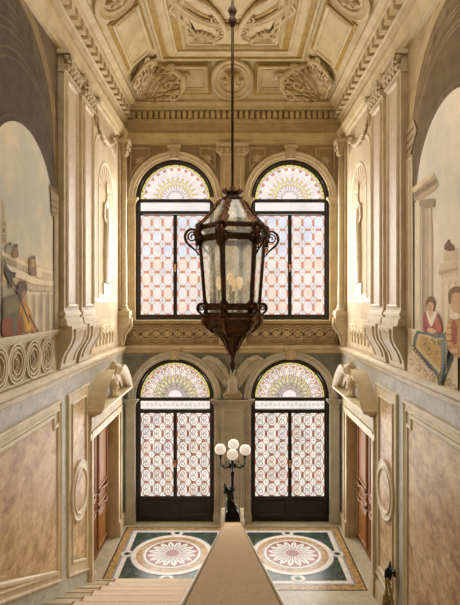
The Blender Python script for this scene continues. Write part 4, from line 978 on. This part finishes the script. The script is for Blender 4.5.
# gilt band and nested frames of the flat field
t = thing('ceiling_frame', 'large rectangular ceiling frame of nested cream mouldings and ochre gilt bands', 'ceiling frame', (0, YMID, ZC1))
y0, y1 = 2*YMID-YBI, YBI
R0 = [(-XI,y0),(XI,y0),(XI,y1),(-XI,y1)]
b = MB(TCF); b.frame(R0, [(0.05,0.0),(0.05,0.012),(0.15,0.012),(0.15,0)], 'gold'); b.frame(R0, [(0.40,0.0),(0.40,0.012),(0.52,0.012),(0.52,0)], 'gold'); b.build('gilt_band', t)
b = MB(TCF); b.frame(R0, [(-0.03,0),(-0.03,0.05),(0.0,0.07),(0.04,0.05),(0.05,0.0)], 'ceil'); b.frame(R0, [(0.14,0),(0.14,0.04),(0.18,0.06),(0.22,0.04),(0.26,0.03),(0.32,0.03),(0.34,0.06),(0.38,0.05),(0.40,0)], 'ceil'); b.frame(R0, [(0.52,0),(0.52,0.05),(0.55,0.08),(0.58,0.05),(0.60,0.02),(0.61,0.0)], 'ceil'); b.build('moulding', t)
# four relief spandrels round the central ring
XS = XI-0.60; RC = 1.02
t = thing('ceiling_ring', 'round central ceiling moulding with gilt edge and carved scrolls, behind the lantern rod', 'ceiling ring', (0, YMID, ZC1))
b = MB(TCF); cc = arc(0, YMID, RC+0.28, 0, 2*PI*63/64, 63, ry=RC+0.62); b.frame(cc, [(0,0),(0,0.05),(0.03,0.08),(0.07,0.05),(0.10,0.04),(0.13,0.07),(0.16,0.03)], 'ceil'); b.build('moulding', t)
b = MB(TCF); b.frame(cc, [(0.17,0.0),(0.17,0.012),(0.26,0.012),(0.26,0)], 'gold'); b.build('gilt_band', t)
for sy in (1,-1):
    b = MB(TCF)
    for sx in (-1,1):
        c = (sx*0.17, YMID+sy*(RC+0.72)); b.tube(spiral(c, 0.16, 0.02, PI/2, -1.6*sx, 22, 0.05), 0.028, 'ceil', 6)
        c = (sx*0.30, YMID+sy*(RC+0.30)); b.tube(spiral(c, 0.14, 0.02, -PI/2, 1.5*sx, 20, 0.05), 0.026, 'ceil', 6)
        for q in range(5): b.leaf((sx*0.10,YMID+sy*(RC+0.5)), sy*PI/2+sx*(0.2+0.45*q)*-1, 0.28, 0.05, 0.07, 'ceil', w=0.02)
    for sx in (-1,1): b.tube([(sx*x,YMID+sy*y,0.06) for x, y in ((0.62,0.55),(0.45,0.8),(0.28,1.15),(0.17,1.5),(0.14,1.8),(0.2,2.0),(0.34,2.1))], [0.05,0.055,0.06,0.055,0.05,0.04,0.02], 'ceil', 7)
    b.build('scroll_ornament', t)
for sx, wd_ in ((-1,'left'),(1,'right')):
    for sy, pos in ((1,'towards the back wall'),):
        t = thing('ceiling_relief', 'tapering ceiling panel filled with carved foliage, %s of the central scrolls %s' % (wd_, pos), 'ceiling relief', (sx*1.0, YMID+sy*1.2, ZC1), 'foliage panels')
        ya, yb = YMID+0.75, YBI-0.66
        xa, xb = XS-0.04, 0.36
        pts = [(sx*xa,ya),(sx*xa,yb),(sx*xb,yb),(sx*(xb+0.02),yb-0.22),(sx*0.75,yb-0.45),(sx*1.1,ya+0.3)]
        if sx > 0: pts = pts[::-1]
        # orientation must be counter-clockwise
        A = sum(pts[i][0]*pts[(i+1)%6][1]-pts[(i+1)%6][0]*pts[i][1] for i in range(6))
        if A < 0: pts = pts[::-1]
        b = MB(TCF); b.frame(pts, [(0,0),(0,0.04),(0.02,0.06),(0.05,0.05),(0.07,0.02),(0.11,0.02),(0.13,0.045),(0.16,0.01)], 'ceil'); b.build('moulding', t)
        b = MB(TCF); b.face(pts, 0.006, 'gold'); b.build('gilt_ground', t)
        b = MB(TCF); rnd = random.Random(3)
        for q in range(30):
            f = q/29; x = sx*(xa-0.2-(xa-xb-0.35)*f); y = yb-0.24-(0.30*(1-f))*rnd.random()-0.02
            b.leaf((x,y), rnd.uniform(0,2*PI), 0.16, 0.035, 0.10, 'ceil', w=0.01)
            if q % 4 == 0: b.tube(spiral((x,y), 0.07, 0.015, rnd.uniform(0,6), 1.4, 12, 0.03), 0.014, 'ceil', 5)
        b.build('foliage', t)
# corner cartouches of acanthus and scrolls, bridging two coves
for sx, wd_ in ((-1,'left'),(1,'right')):
    ct = thing('corner_cartouche', 'big shell and acanthus ornament in the %s back corner of the ceiling' % wd_, 'cartouche', (sx*(HW-0.7), YB-0.7, 10.8), 'corner cartouches')
    # frame spanning the corner diagonally: u along the diagonal, v up the slope, w out
    def TD(u, v, w, sx=sx):
        dx, dy = 0.7071, 0.7071
        x = (XC-0.04) - v*0.62*cn*1.1 - w*0.45; y = (YB-CP-0.04) - v*0.62*cn*1.1 - w*0.45
        # u turns from the back cove to the side cove
        x -= max(0, -u)*0.92; y -= max(0, u)*0.92
        x -= (abs(u))*0.0; return (sx*x, y, ZC0+v*sn_*0.98-w*0.55)
    b = MB(TD)
    shell = [[(u, v, 0.04+0.17*math.sin(PI*min(1,max(0,(v+0.1)/1.15)))*math.cos(u*1.35)+(0.02 if j % 2 else 0)) for j, u in enumerate([-0.95+1.9*q/20 for q in range(21)])] for v in [0.03+0.88*i/8*1.0 for i in range(9)]]
    shell = [[(u*(1-0.30*(v/0.95)), v*(1-0.22*abs(u)), w_) for u, v, w_ in row] for row in shell]
    b.loft(shell, 'stone', close=False, smooth=False); b.build('shell', ct)
    b = MB(TD)
    for sg in (-1,1):
        for (x, y, r, a, tn) in ((0.86,0.16,0.16,PI/2,1.5),(0.30,0.92,0.13,-PI/2,1.5),(0.78,0.62,0.17,0,1.4),(0.48,0.46,0.15,PI,1.4)):
            b.tube(spiral((sg*x,y), r, 0.02, a if sg > 0 else PI-a, tn*sg, 22, 0.20), [0.05-0.035*i/22 for i in range(23)], 'ceil', 7)
        b.tube([(sg*0.98,0.06,0.12),(sg*0.95,0.35,0.18),(sg*0.80,0.66,0.20),(sg*0.5,0.84,0.18),(sg*0.2,0.94,0.16),(0,1.0,0.16)], [0.04,0.07,0.075,0.07,0.06,0.05], 'ceil', 8)
    b.build('scroll', ct)
    b = MB(TD)
    for ri, (r, nl, ln, wd) in enumerate(((0.16,7,0.22,0.05),(0.36,10,0.24,0.055),(0.58,13,0.24,0.06),(0.78,16,0.20,0.05))):
        for k_ in range(nl):
            a = PI*(k_+0.5)/nl
            b.leaf((r*math.cos(a), r*math.sin(a)*0.98), a, ln, wd, 0.15, 'ceil', w=0.10+0.03*math.sin(PI*r))
            b.leaf((r*math.cos(a+0.5*PI/nl), r*math.sin(a+0.5*PI/nl)*0.98), a+0.9*(1 if k_ % 2 else -1), ln*0.5, wd*0.7, 0.18, 'ceil', w=0.12)
    b.build('acanthus', ct)
# ------------------------------------------------------------------ LANTERN
LX, LY = 0.0, 7.5
def LZ(py): return EYE+(302.5-py)*LY/FP
lan = thing('lantern', 'large hexagonal rusted copper lantern with glass panes, hanging on a long rod', 'lantern', (LX, LY, LZ(368)))
PH = math.radians(-90-18)                       # one post a little to the left of the front
def hexp(r, z, k, off=0.0): a = PH+k*PI/3+off; return (LX+r*math.cos(a), LY+r*math.sin(a), z)
b = MB(); b.tube([(LX,LY,LZ(197)),(LX,LY,ZC1-0.02)], 0.021, 'rust', 8); b.lathe((LX,LY,0), [(0.02,LZ(28)),(0.035,LZ(26)),(0.065,LZ(22)),(0.06,LZ(19)),(0.03,LZ(17)),(0.05,LZ(14)),(0.07,LZ(11)),(0.05,LZ(8)),(0.02,LZ(5))], 'rust', 10); b.lathe((LX,LY,ZC1-0.12), [(0.02,0),(0.08,0.03),(0.12,0.10),(0.12,0.12)], 'rust', 16)
b.build('rod', lan)
b = MB()                                        # crown
b.lathe((LX,LY,0), [(0.17,LZ(201)),(0.165,LZ(198)),(0.10,LZ(197)),(0.09,LZ(194)),(0.12,LZ(193)),(0.10,LZ(191)),(0.04,LZ(190)),(0.045,LZ(188)),(0.02,LZ(186))], 'rust', 18)
for k_ in range(8):
    a = k_*PI/4; b.tube([(LX+0.10*math.cos(a),LY+0.10*math.sin(a),LZ(194)),(LX+0.15*math.cos(a),LY+0.15*math.sin(a),LZ(191)),(LX+0.13*math.cos(a),LY+0.13*math.sin(a),LZ(188.5))], [0.03,0.022,0.006], 'rustl', 5)
b.build('crown', lan)
ZR0, ZR1 = LZ(227), LZ(200); RT, RB = 0.50, 0.395
def rad(z):                                     # body tapers downward
    f = (LZ(227)-z)/(LZ(315)-LZ(227))*-1; return RT+(RB-RT)*max(0,min(1,f))
def hring(b, z0, z1, rr, dep, m):
    for k_ in range(6):
        o = [hexp(r, z, k_+j) for j in (0,1) for z in (z0,z1) for r in (rr(z)-dep, rr(z)+0.012)]
        b.add(o, [(0,1,3,2),(4,6,7,5),(0,4,5,1),(2,3,7,6),(0,2,6,4),(1,5,7,3)], m)
b = MB()
for z0, z1, d in ((LZ(229.5),LZ(226),0.05),(LZ(241.5),LZ(238),0.045),(LZ(308.5),LZ(305),0.045),(LZ(317),LZ(313.5),0.06)): hring(b, z0, z1, rad, d, 'rust')
for k_ in range(6):
    b.tube([hexp(rad(LZ(228)),LZ(228),k_), hexp(rad(LZ(272)),LZ(272),k_), hexp(rad(LZ(316)),LZ(316),k_)], 0.026, 'rust', 6)
    for z in (LZ(231),LZ(240),LZ(306.5),LZ(315)): b.ball(hexp(rad(z)+0.005,z,k_), 0.036, 'rustl', 8)
b.build('frame', lan)
def pane_pt(k_, f, z, off=-0.012):
    r = rad(z)+off; a = Vector(hexp(r,z,k_)); c = Vector(hexp(r,z,k_+1)); return tuple(a+(c-a)*f)
def window_plate(b, k_, z0, z1, f0, cut, m='rust'):
    """metal plate border with cut corners around one pane"""
    out = [(0.0,z0),(1.0,z0),(1.0,z1),(0.0,z1)]
    fz = cut*1.0
    ins = [(f0+cut*2.2,z0+0.025),(1-f0-cut*2.2,z0+0.025),(1-f0,z0+0.025+fz),(1-f0,z1-0.025-fz),(1-f0-cut*2.2,z1-0.025),(f0+cut*2.2,z1-0.025),(f0,z1-0.025-fz),(f0,z0+0.025+fz)]
    o8 = [(f0+cut*2.2,z0),(1-f0-cut*2.2,z0),(1,z0+0.025+fz),(1,z1-0.025-fz),(1-f0-cut*2.2,z1),(f0+cut*2.2,z1),(0,z1-0.025-fz),(0,z0+0.025+fz)]
    o8b = [(max(f0+cut*2.2,0),z0)]+[(1-f0-cut*2.2,z0),(1,z0),(1,z0+0.025+fz)]
    vs = []; fs = []
    for i in range(8):
        j = (i+1) % 8; q = len(vs)
        corner = {1:(1.0,z0), 3:(1.0,z1), 5:(0.0,z1), 7:(0.0,z0)}.get(i)
        pts = [o8[i]]+([corner] if corner else [])+[o8[j], ins[j], ins[i]]
        vs += [pane_pt(k_, f, z, 0.004) for f, z in pts]; fs.append(tuple(range(q, q+len(pts))))
    b.add(vs, fs, m)
b = MB()
for k_ in range(6):
    window_plate(b, k_, LZ(238), LZ(229), 0.10, 0.035); window_plate(b, k_, LZ(305), LZ(241), 0.10, 0.045); window_plate(b, k_, LZ(314), LZ(308), 0.12, 0.03)
b.build('pierced_plates', lan)
for k_ in range(6):
    for z0, z1 in ((LZ(239),LZ(228)),(LZ(306),LZ(240)),(LZ(315),LZ(307))):
        b = MB(); n = 1
        b.add([pane_pt(k_,0.02,z0),pane_pt(k_,0.98,z0),pane_pt(k_,0.98,z1),pane_pt(k_,0.02,z1)], [(0,1,2,3)], 'glass'); b.build('glass_pane', lan)
# glazed roof with leafy ribs
def roofp(k_, f, t): 
    r = RT*1.03+(0.17-RT*1.03)*t; z = ZR0+(ZR1-ZR0)*t - 0.04*math.sin(PI*t); a = Vector(hexp(r,z,k_)); c = Vector(hexp(r,z,k_+1)); return tuple(a+(c-a)*f)
for k_ in range(6):
    b = MB(); b.loft([[roofp(k_,0.0,t),roofp(k_,1.0,t)] for t in (0,0.25,0.5,0.75,1)], 'glass', close=False); b.build('roof_pane', lan)
b = MB()
for k_ in range(6):
    pts = [roofp(k_,0,t) for t in (0,0.2,0.4,0.6,0.8,1)]; b.tube(pts, 0.02, 'rust', 6)
b.build('roof_rib', lan)
for k_ in range(6):
    b = MB()
    for q in range(6):
        t = 0.06+0.155*q; c = Vector(roofp(k_,0,t)); up = (Vector(roofp(k_,0,t+0.05))-c).normalized()
        for sg in (-1,1):
            sd = (Vector(roofp(k_ if sg > 0 else k_-1, 0.25 if sg > 0 else 0.75, t))-c).normalized(); L_ = (0.115 if q < 2 else 0.075)
            tip = c+sd*L_*0.8+up*L_*0.7; n_ = up.cross(sd)*sg*0.02; out = Vector((c.x-LX,c.y-LY,0.25)).normalized()*0.02
            b.add([tuple(c-up*0.035+out), tuple(c+sd*L_*0.75+up*0.0+out), tuple(tip+out), tuple(c+sd*L_*0.3+up*L_*0.55+out), tuple(c+up*0.06+out)], [(0,1,2,3,4)], 'rust')
            b.add([tuple(c-up*0.035+out*1.8), tuple(c+sd*L_*0.75+out*1.2), tuple(tip+out), tuple(c+sd*L_*0.3+up*L_*0.55+out*2), tuple(c+up*0.06+out*2)], [(0,1,2,3,4)], 'rustl')
    b.build('leaf_crest', lan)
# scroll brackets
def bracket(k_, z, size, r0, name, flip=1):
    b = MB(); a = PH+k_*PI/3; d = Vector((math.cos(a),math.sin(a),0)); o = Vector((LX,LY,z))+d*r0
    def P(x, y): return tuple(o+d*x*size+Vector((0,0,y*size*flip)))
    main = [(0,0.30),(0.30,0.55),(0.62,0.62),(0.92,0.40),(1.0,0.05),(0.85,-0.28),(0.6,-0.5),(0.3,-0.75),(0.05,-1.0)]
    sp = smooth_poly(main, 3)[:25]
    b.tube([P(*q) for q in sp], [0.010+0.012*math.sin(PI*i/24) for i in range(25)], 'rust', 6)
    b.tube([P(*q) for q in [(p[0],p[1]) for p in spiral((0.52,0.12), 0.34, 0.05, PI*0.6, -1.5, 20)]], 0.011, 'rust', 6)
    b.tube([P(*q) for q in [(p[0],p[1]) for p in spiral((0.2,-0.55), 0.2, 0.04, PI*0.2, 1.3, 14)]], 0.009, 'rust', 6)
    s_ = Vector((-d.y,d.x,0))*0.035
    for (x, y, an) in ((0.62,0.60,0.9),(0.95,0.25,0.0),(0.7,-0.42,-0.9),(0.4,0.25,2.2)):
        c = Vector(P(x,y)); t = Vector(P(x+0.28*math.cos(an), y+0.28*math.sin(an)))
        b.add([tuple(c-s_),tuple(c+s_),tuple(t)], [(0,1,2)], 'rustl')
    b.build(name, lan)
for k_ in range(6):
    bracket(k_, LZ(240), 0.225, 0.475, 'upper_bracket'); bracket(k_, LZ(309), 0.13, 0.39, 'lower_bracket')
for k_ in range(6):                              # mask and leaf on every upper corner
    b = MB(); c = hexp(0.52, LZ(234), k_); b.ball(c, (0.05,0.05,0.075), 'rustl', 10); b.ball(hexp(0.565,LZ(234),k_), (0.02,0.02,0.03), 'rustl', 8)
    for dz, r in ((0.10,0.035),(-0.09,0.045),(-0.15,0.03)): b.ball((c[0],c[1],c[2]+dz), (r,r,r*1.3), 'rust', 8)
    for sg in (-1,1):
        p = hexp(0.515, LZ(229), k_, sg*0.13); b.ball(p, (0.035,0.035,0.05), 'rust', 8); p = hexp(0.50, LZ(240), k_, sg*0.12); b.ball(p, (0.03,0.03,0.045), 'rust', 8)
    b.build('corner_mask', lan)
# pierced basket and tail
b = MB(); prof = [(0.40,LZ(316.5)),(0.43,LZ(319)),(0.415,LZ(323)),(0.35,LZ(328)),(0.29,LZ(332.5))]
rows = []
for r, z in prof: rows.append([hexp(r, z, k_/3) if False else tuple(Vector(hexp(r,z,k_//3))*(1-(k_%3)/3)+Vector(hexp(r,z,k_//3+1))*((k_%3)/3)) for k_ in range(18)])
b.loft(rows, 'rust', smooth=False)
b.lathe((LX,LY,0), [(0.02,LZ(332)),(0.27,LZ(332)),(0.275,LZ(333.5)),(0.27,LZ(335)),(0.18,LZ(335.5))], 'rust', 18, smooth=False)
b.build('basket', lan)
b = MB()
for k_ in range(6):
    for i in range(3):
        f = (i+0.5)/3
        for r, z, rr in ((0.43,LZ(319.5),0.03),(0.375,LZ(326.5),0.035)):
            p = Vector(hexp(r,z,k_))*(1-f)+Vector(hexp(r,z,k_+1))*f; d = Vector((p.x-LX,p.y-LY,0)).normalized(); s_ = Vector((-d.y,d.x,0))
            for q in (0,1): b.tube([tuple(p+d*0.012+s_*(rr+0.012)*math.cos(t)*(1-t*0.1)+Vector((0,0,1))*rr*math.sin(t)*(1-t*0.1)) for t in [PI*q+j*0.6 for j in range(9)]], 0.008, 'rustl', 4)
    b.tube([hexp(0.43,LZ(317),k_),hexp(0.44,LZ(321),k_),hexp(0.375,LZ(328),k_),hexp(0.29,LZ(333),k_)], [0.03,0.03,0.025,0.015], 'rustl', 6)
b.build('pierced_scrolls', lan)
b = MB(); b.lathe((LX,LY,0), [(0.20,LZ(335)),(0.155,LZ(338)),(0.105,LZ(344)),(0.07,LZ(350)),(0.055,LZ(353)),(0.075,LZ(354)),(0.05,LZ(355.5)),(0.035,LZ(359)),(0.02,LZ(361)),(0.05,LZ(363)),(0.048,LZ(366)),(0.018,LZ(371)),(0.005,LZ(373))], 'rust', 16)
for k_ in range(8):
    a = k_*PI/4; b.tube([(LX+r*math.cos(a),LY+r*math.sin(a),LZ(y)) for r, y in ((0.22,334),(0.17,338),(0.12,344),(0.08,350),(0.09,352.5))], [0.012,0.014,0.012,0.01,0.006], 'rustl', 5)
b.build('tail_finial', lan)
# candle bulbs
BULBS = ((-0.20,0.03,0.0),(-0.03,-0.14,0.06),(0.105,-0.06,0.0),(0.01,0.17,-0.02))
for k_ in range(4):
    ox, oy, oz = BULBS[k_]; cx, cy = LX+ox, LY+oy; z0 = LZ(302)+oz
    b = MB(); b.lathe((cx,cy,0), [(0.045,z0-0.03),(0.05,z0-0.02),(0.02,z0),(0.02,z0+0.16),(0.026,z0+0.165),(0.026,z0+0.18)], 'stone_l', 10)
    cs = b.build('candle_sleeve', lan)
    b = MB(); b.lathe((cx,cy,0), [(0.016,z0+0.18),(0.02,z0+0.20),(0.042,z0+0.26),(0.045,z0+0.30),(0.03,z0+0.35),(0.008,z0+0.365)], 'bulb', 12); b.build('bulb', cs)
b = MB(); b.tube([(LX,LY,LZ(333)),(LX,LY,LZ(303))], 0.022, 'brass', 8); b.ball((LX,LY,LZ(306)), 0.045, 'brass', 10)
for k_ in range(4):
    ox, oy, oz = BULBS[k_]; b.tube([(LX,LY,LZ(306)),(LX+ox*0.6,LY+oy*0.6,LZ(308)),(LX+ox,LY+oy,LZ(302)+oz-0.02)], 0.01, 'brass', 6)
b.build('bulb_holder', lan)
# ------------------------------------------------------------------ BRONZE GLOBE LAMP on the pedestal
PX, PY, PZ = 0.0, 10.80, 0.93
lp = thing('globe_lamp', 'dark bronze standard lamp with four white globes and a winged figure at its foot', 'lamp', (PX, PY, PZ))
b = MB(); b.box(-0.15,0.15,PY-0.15,PY+0.15,PZ,PZ+0.05,'bronze'); b.box(-0.12,0.12,PY-0.12,PY+0.12,PZ+0.05,PZ+0.12,'bronze')
b.lathe((0,PY,PZ), [(0.13,0.12),(0.14,0.16),(0.10,0.20),(0.11,0.27),(0.07,0.32)], 'bronze', 16)
for k_ in range(4):
    a = PI/4+k_*PI/2; b.tube([(0.07*math.cos(a),PY+0.07*math.sin(a),PZ+0.25),(0.17*math.cos(a),PY+0.17*math.sin(a),PZ+0.15),(0.18*math.cos(a),PY+0.18*math.sin(a),PZ+0.03)], [0.02,0.03,0.035], 'bronze', 6)
b.build('base', lp)
b = MB(); b.lathe((0,PY,PZ), [(0.05,0.28),(0.045,0.34),(0.055,0.36),(0.036,0.40),(0.034,0.75),(0.038,0.92),(0.05,0.94),(0.045,0.99),(0.03,1.0),(0.05,1.04),(0.065,1.09),(0.05,1.13),(0.03,1.16),(0.045,1.22),(0.05,1.28),(0.03,1.32),(0.035,1.40)], 'bronze', 16)
b.build('shaft', lp)
b = MB()                                          # winged figure leaning against the shaft, arm raised
b.tube([(-0.05,PY-0.04,PZ+0.22),(-0.09,PY-0.06,PZ+0.36),(-0.06,PY-0.05,PZ+0.47)], [0.05,0.06,0.05], 'bronze', 10)
b.tube([(-0.06,PY-0.05,PZ+0.45),(-0.05,PY-0.05,PZ+0.56),(-0.04,PY-0.05,PZ+0.63)], [0.045,0.055,0.03], 'bronze', 10)
b.ball((-0.035,PY-0.06,PZ+0.68), (0.032,0.034,0.042), 'bronze', 10); b.ball((-0.035,PY-0.095,PZ+0.675), (0.008,0.01,0.01), 'bronze', 6)
b.tube([(-0.02,PY-0.05,PZ+0.61),(0.03,PY-0.09,PZ+0.62),(0.06,PY-0.06,PZ+0.70)], [0.022,0.018,0.013], 'bronze', 8)
b.tube([(-0.08,PY-0.05,PZ+0.60),(-0.11,PY-0.09,PZ+0.50),(-0.05,PY-0.11,PZ+0.44)], [0.022,0.018,0.013], 'bronze', 8)
b.tube([(-0.06,PY-0.07,PZ+0.42),(0.02,PY-0.14,PZ+0.40),(0.04,PY-0.12,PZ+0.26)], [0.045,0.035,0.022], 'bronze', 8)
b.tube([(-0.09,PY-0.06,PZ+0.40),(-0.10,PY-0.13,PZ+0.32),(-0.08,PY-0.11,PZ+0.18)], [0.045,0.034,0.022], 'bronze', 8)
b.build('winged_figure', lp, mod=0.008)
for sg, nm in ((-1,0),(1,1)):
    b = MB(); c = Vector((-0.06,PY+0.0,PZ+0.56))
    for q in range(6):
        f = q/5; tip = c+Vector((sg*(-0.02-0.02*f)-0.10-0.02*f, 0.03*sg, 0.20-0.26*f)); root_ = c+Vector((0,0.01,-0.03*f))
        b.tube([tuple(root_), tuple((root_+tip)/2+Vector((-0.03,0,0.03))), tuple(tip)], [0.014,0.018,0.005], 'bronze', 5)
    b.build('wing', lp)
GL = [(-0.255,-0.02,1.48),(0.265,-0.02,1.465),(0.02,0.27,1.50),(0.0,-0.27,1.44)]
for i, (gx, gy, gz) in enumerate(GL):
    d = Vector((gx,gy,0)); dn = d.normalized(); b = MB(); P = lambda r, z: tuple(Vector((PX,PY,PZ+z))+dn*r)
    L_ = d.length; gz0 = gz-0.13
    b.tube([P(0.03,1.17),P(0.08,1.10),P(L_*0.62,1.08),P(L_*0.92,1.13),P(L_,1.24),P(L_,gz0-0.02)], [0.018,0.02,0.02,0.018,0.016,0.014], 'bronze', 8)
    b.tube([P(0.10+0.05*math.cos(t)*(1-t*0.09),1.17+0.05*math.sin(t)*(1-t*0.09)) for t in [j*0.6 for j in range(12)]], 0.008, 'bronze', 5)
    b.tube([P(L_*0.72+0.04*math.cos(t)*(1-t*0.09),1.15+0.04*math.sin(t)*(1-t*0.09)) for t in [PI+j*0.6 for j in range(12)]], 0.008, 'bronze', 5)
    b.lathe((PX+gx,PY+gy,PZ), [(0.014,gz0-0.08),(0.03,gz0-0.06),(0.02,gz0-0.04),(0.045,gz0),(0.05,gz0+0.025),(0.04,gz0+0.03)], 'bronze', 12); ar = b.build('arm', lp)
    b = MB(); b.ball((PX+gx,PY+gy,PZ+gz), 0.115, 'opal', 24); b.build('globe', ar)
# ------------------------------------------------------------------ ROPE HOLDER on the right wall
t = thing('rope_bracket', 'dark bronze leaf bracket on the right wall holding the golden rope', 'bracket', TR(8.45,1.02,0))
b = MB(TR); b.lathe((8.45,1.03,0), [(0.07,0.04),(0.06,0.055),(0.02,0.06),(0.02,0.12),(0.04,0.14)], 'bronze', 12)
b.tube([(8.45,1.15,0.10),(8.46,1.06,0.15),(8.45,0.97,0.17),(8.44,0.92,0.13)], [0.02,0.045,0.04,0.015], 'bronze', 8)
for q, (a, l) in enumerate(((PI/2,0.20),(PI/2+0.6,0.14),(PI/2-0.6,0.14),(-PI/2,0.14),(0,0.1),(PI,0.1))): b.leaf((8.45,1.03), a, l, 0.045, 0.05, 'bronze', w=0.10)
b.ball((8.45,1.02,0.14), (0.06,0.07,0.05), 'bronze', 10); b.build('leaf_boss', t)
t = thing('handrail_rope', 'golden twisted rope with a tassel hanging from the bronze bracket on the right wall', 'rope', TR(8.45,0.95,0))
b = MB(TR)
def twist(b, pts, r):
    P_ = []
    for i in range(len(pts)-1):
        a, c = Vector(pts[i]), Vector(pts[i+1]); n = max(2, int((c-a).length/0.025))
        P_ += [a+(c-a)*j/n for j in range(n)]
    P_.append(Vector(pts[-1]))
    for ph in (0, 2*PI/3, 4*PI/3):
        b.tube([tuple(p+Vector((math.cos(i*0.7+ph)*r*0.55,0,math.sin(i*0.7+ph)*r*0.55))) if abs((P_[min(i+1,len(P_)-1)]-P_[max(i-1,0)]).y) > 0.0 else tuple(p) for i, p in enumerate(P_)], r*0.6, 'rope', 5)
twist(b, [(8.50,0.97,0.16),(8.53,0.82,0.15),(8.54,0.68,0.14)], 0.02)
twist(b, [(8.42,0.97,0.16),(8.34,0.80,0.14),(8.22,0.60,0.13),(8.0,0.38,0.12),(7.6,0.12,0.12),(7.1,-0.12,0.12),(6.5,-0.36,0.12)], 0.026)
b.build('cord', t)
b = MB(TR); b.lathe((8.545,0.38,0.14), [(0.055,0.0),(0.065,0.04),(0.06,0.14),(0.045,0.20),(0.03,0.23),(0.038,0.26),(0.03,0.30),(0.01,0.32)], 'rope', 14, axis=1)
for q in range(12):
    a = q*PI/6; b.tube([(8.545+0.05*math.cos(a),0.60,0.14+0.05*math.sin(a)),(8.545+0.065*math.cos(a),0.48,0.14+0.065*math.sin(a)),(8.545+0.058*math.cos(a),0.37,0.14+0.058*math.sin(a))], 0.008, 'rope', 4)
b.build('tassel', t)
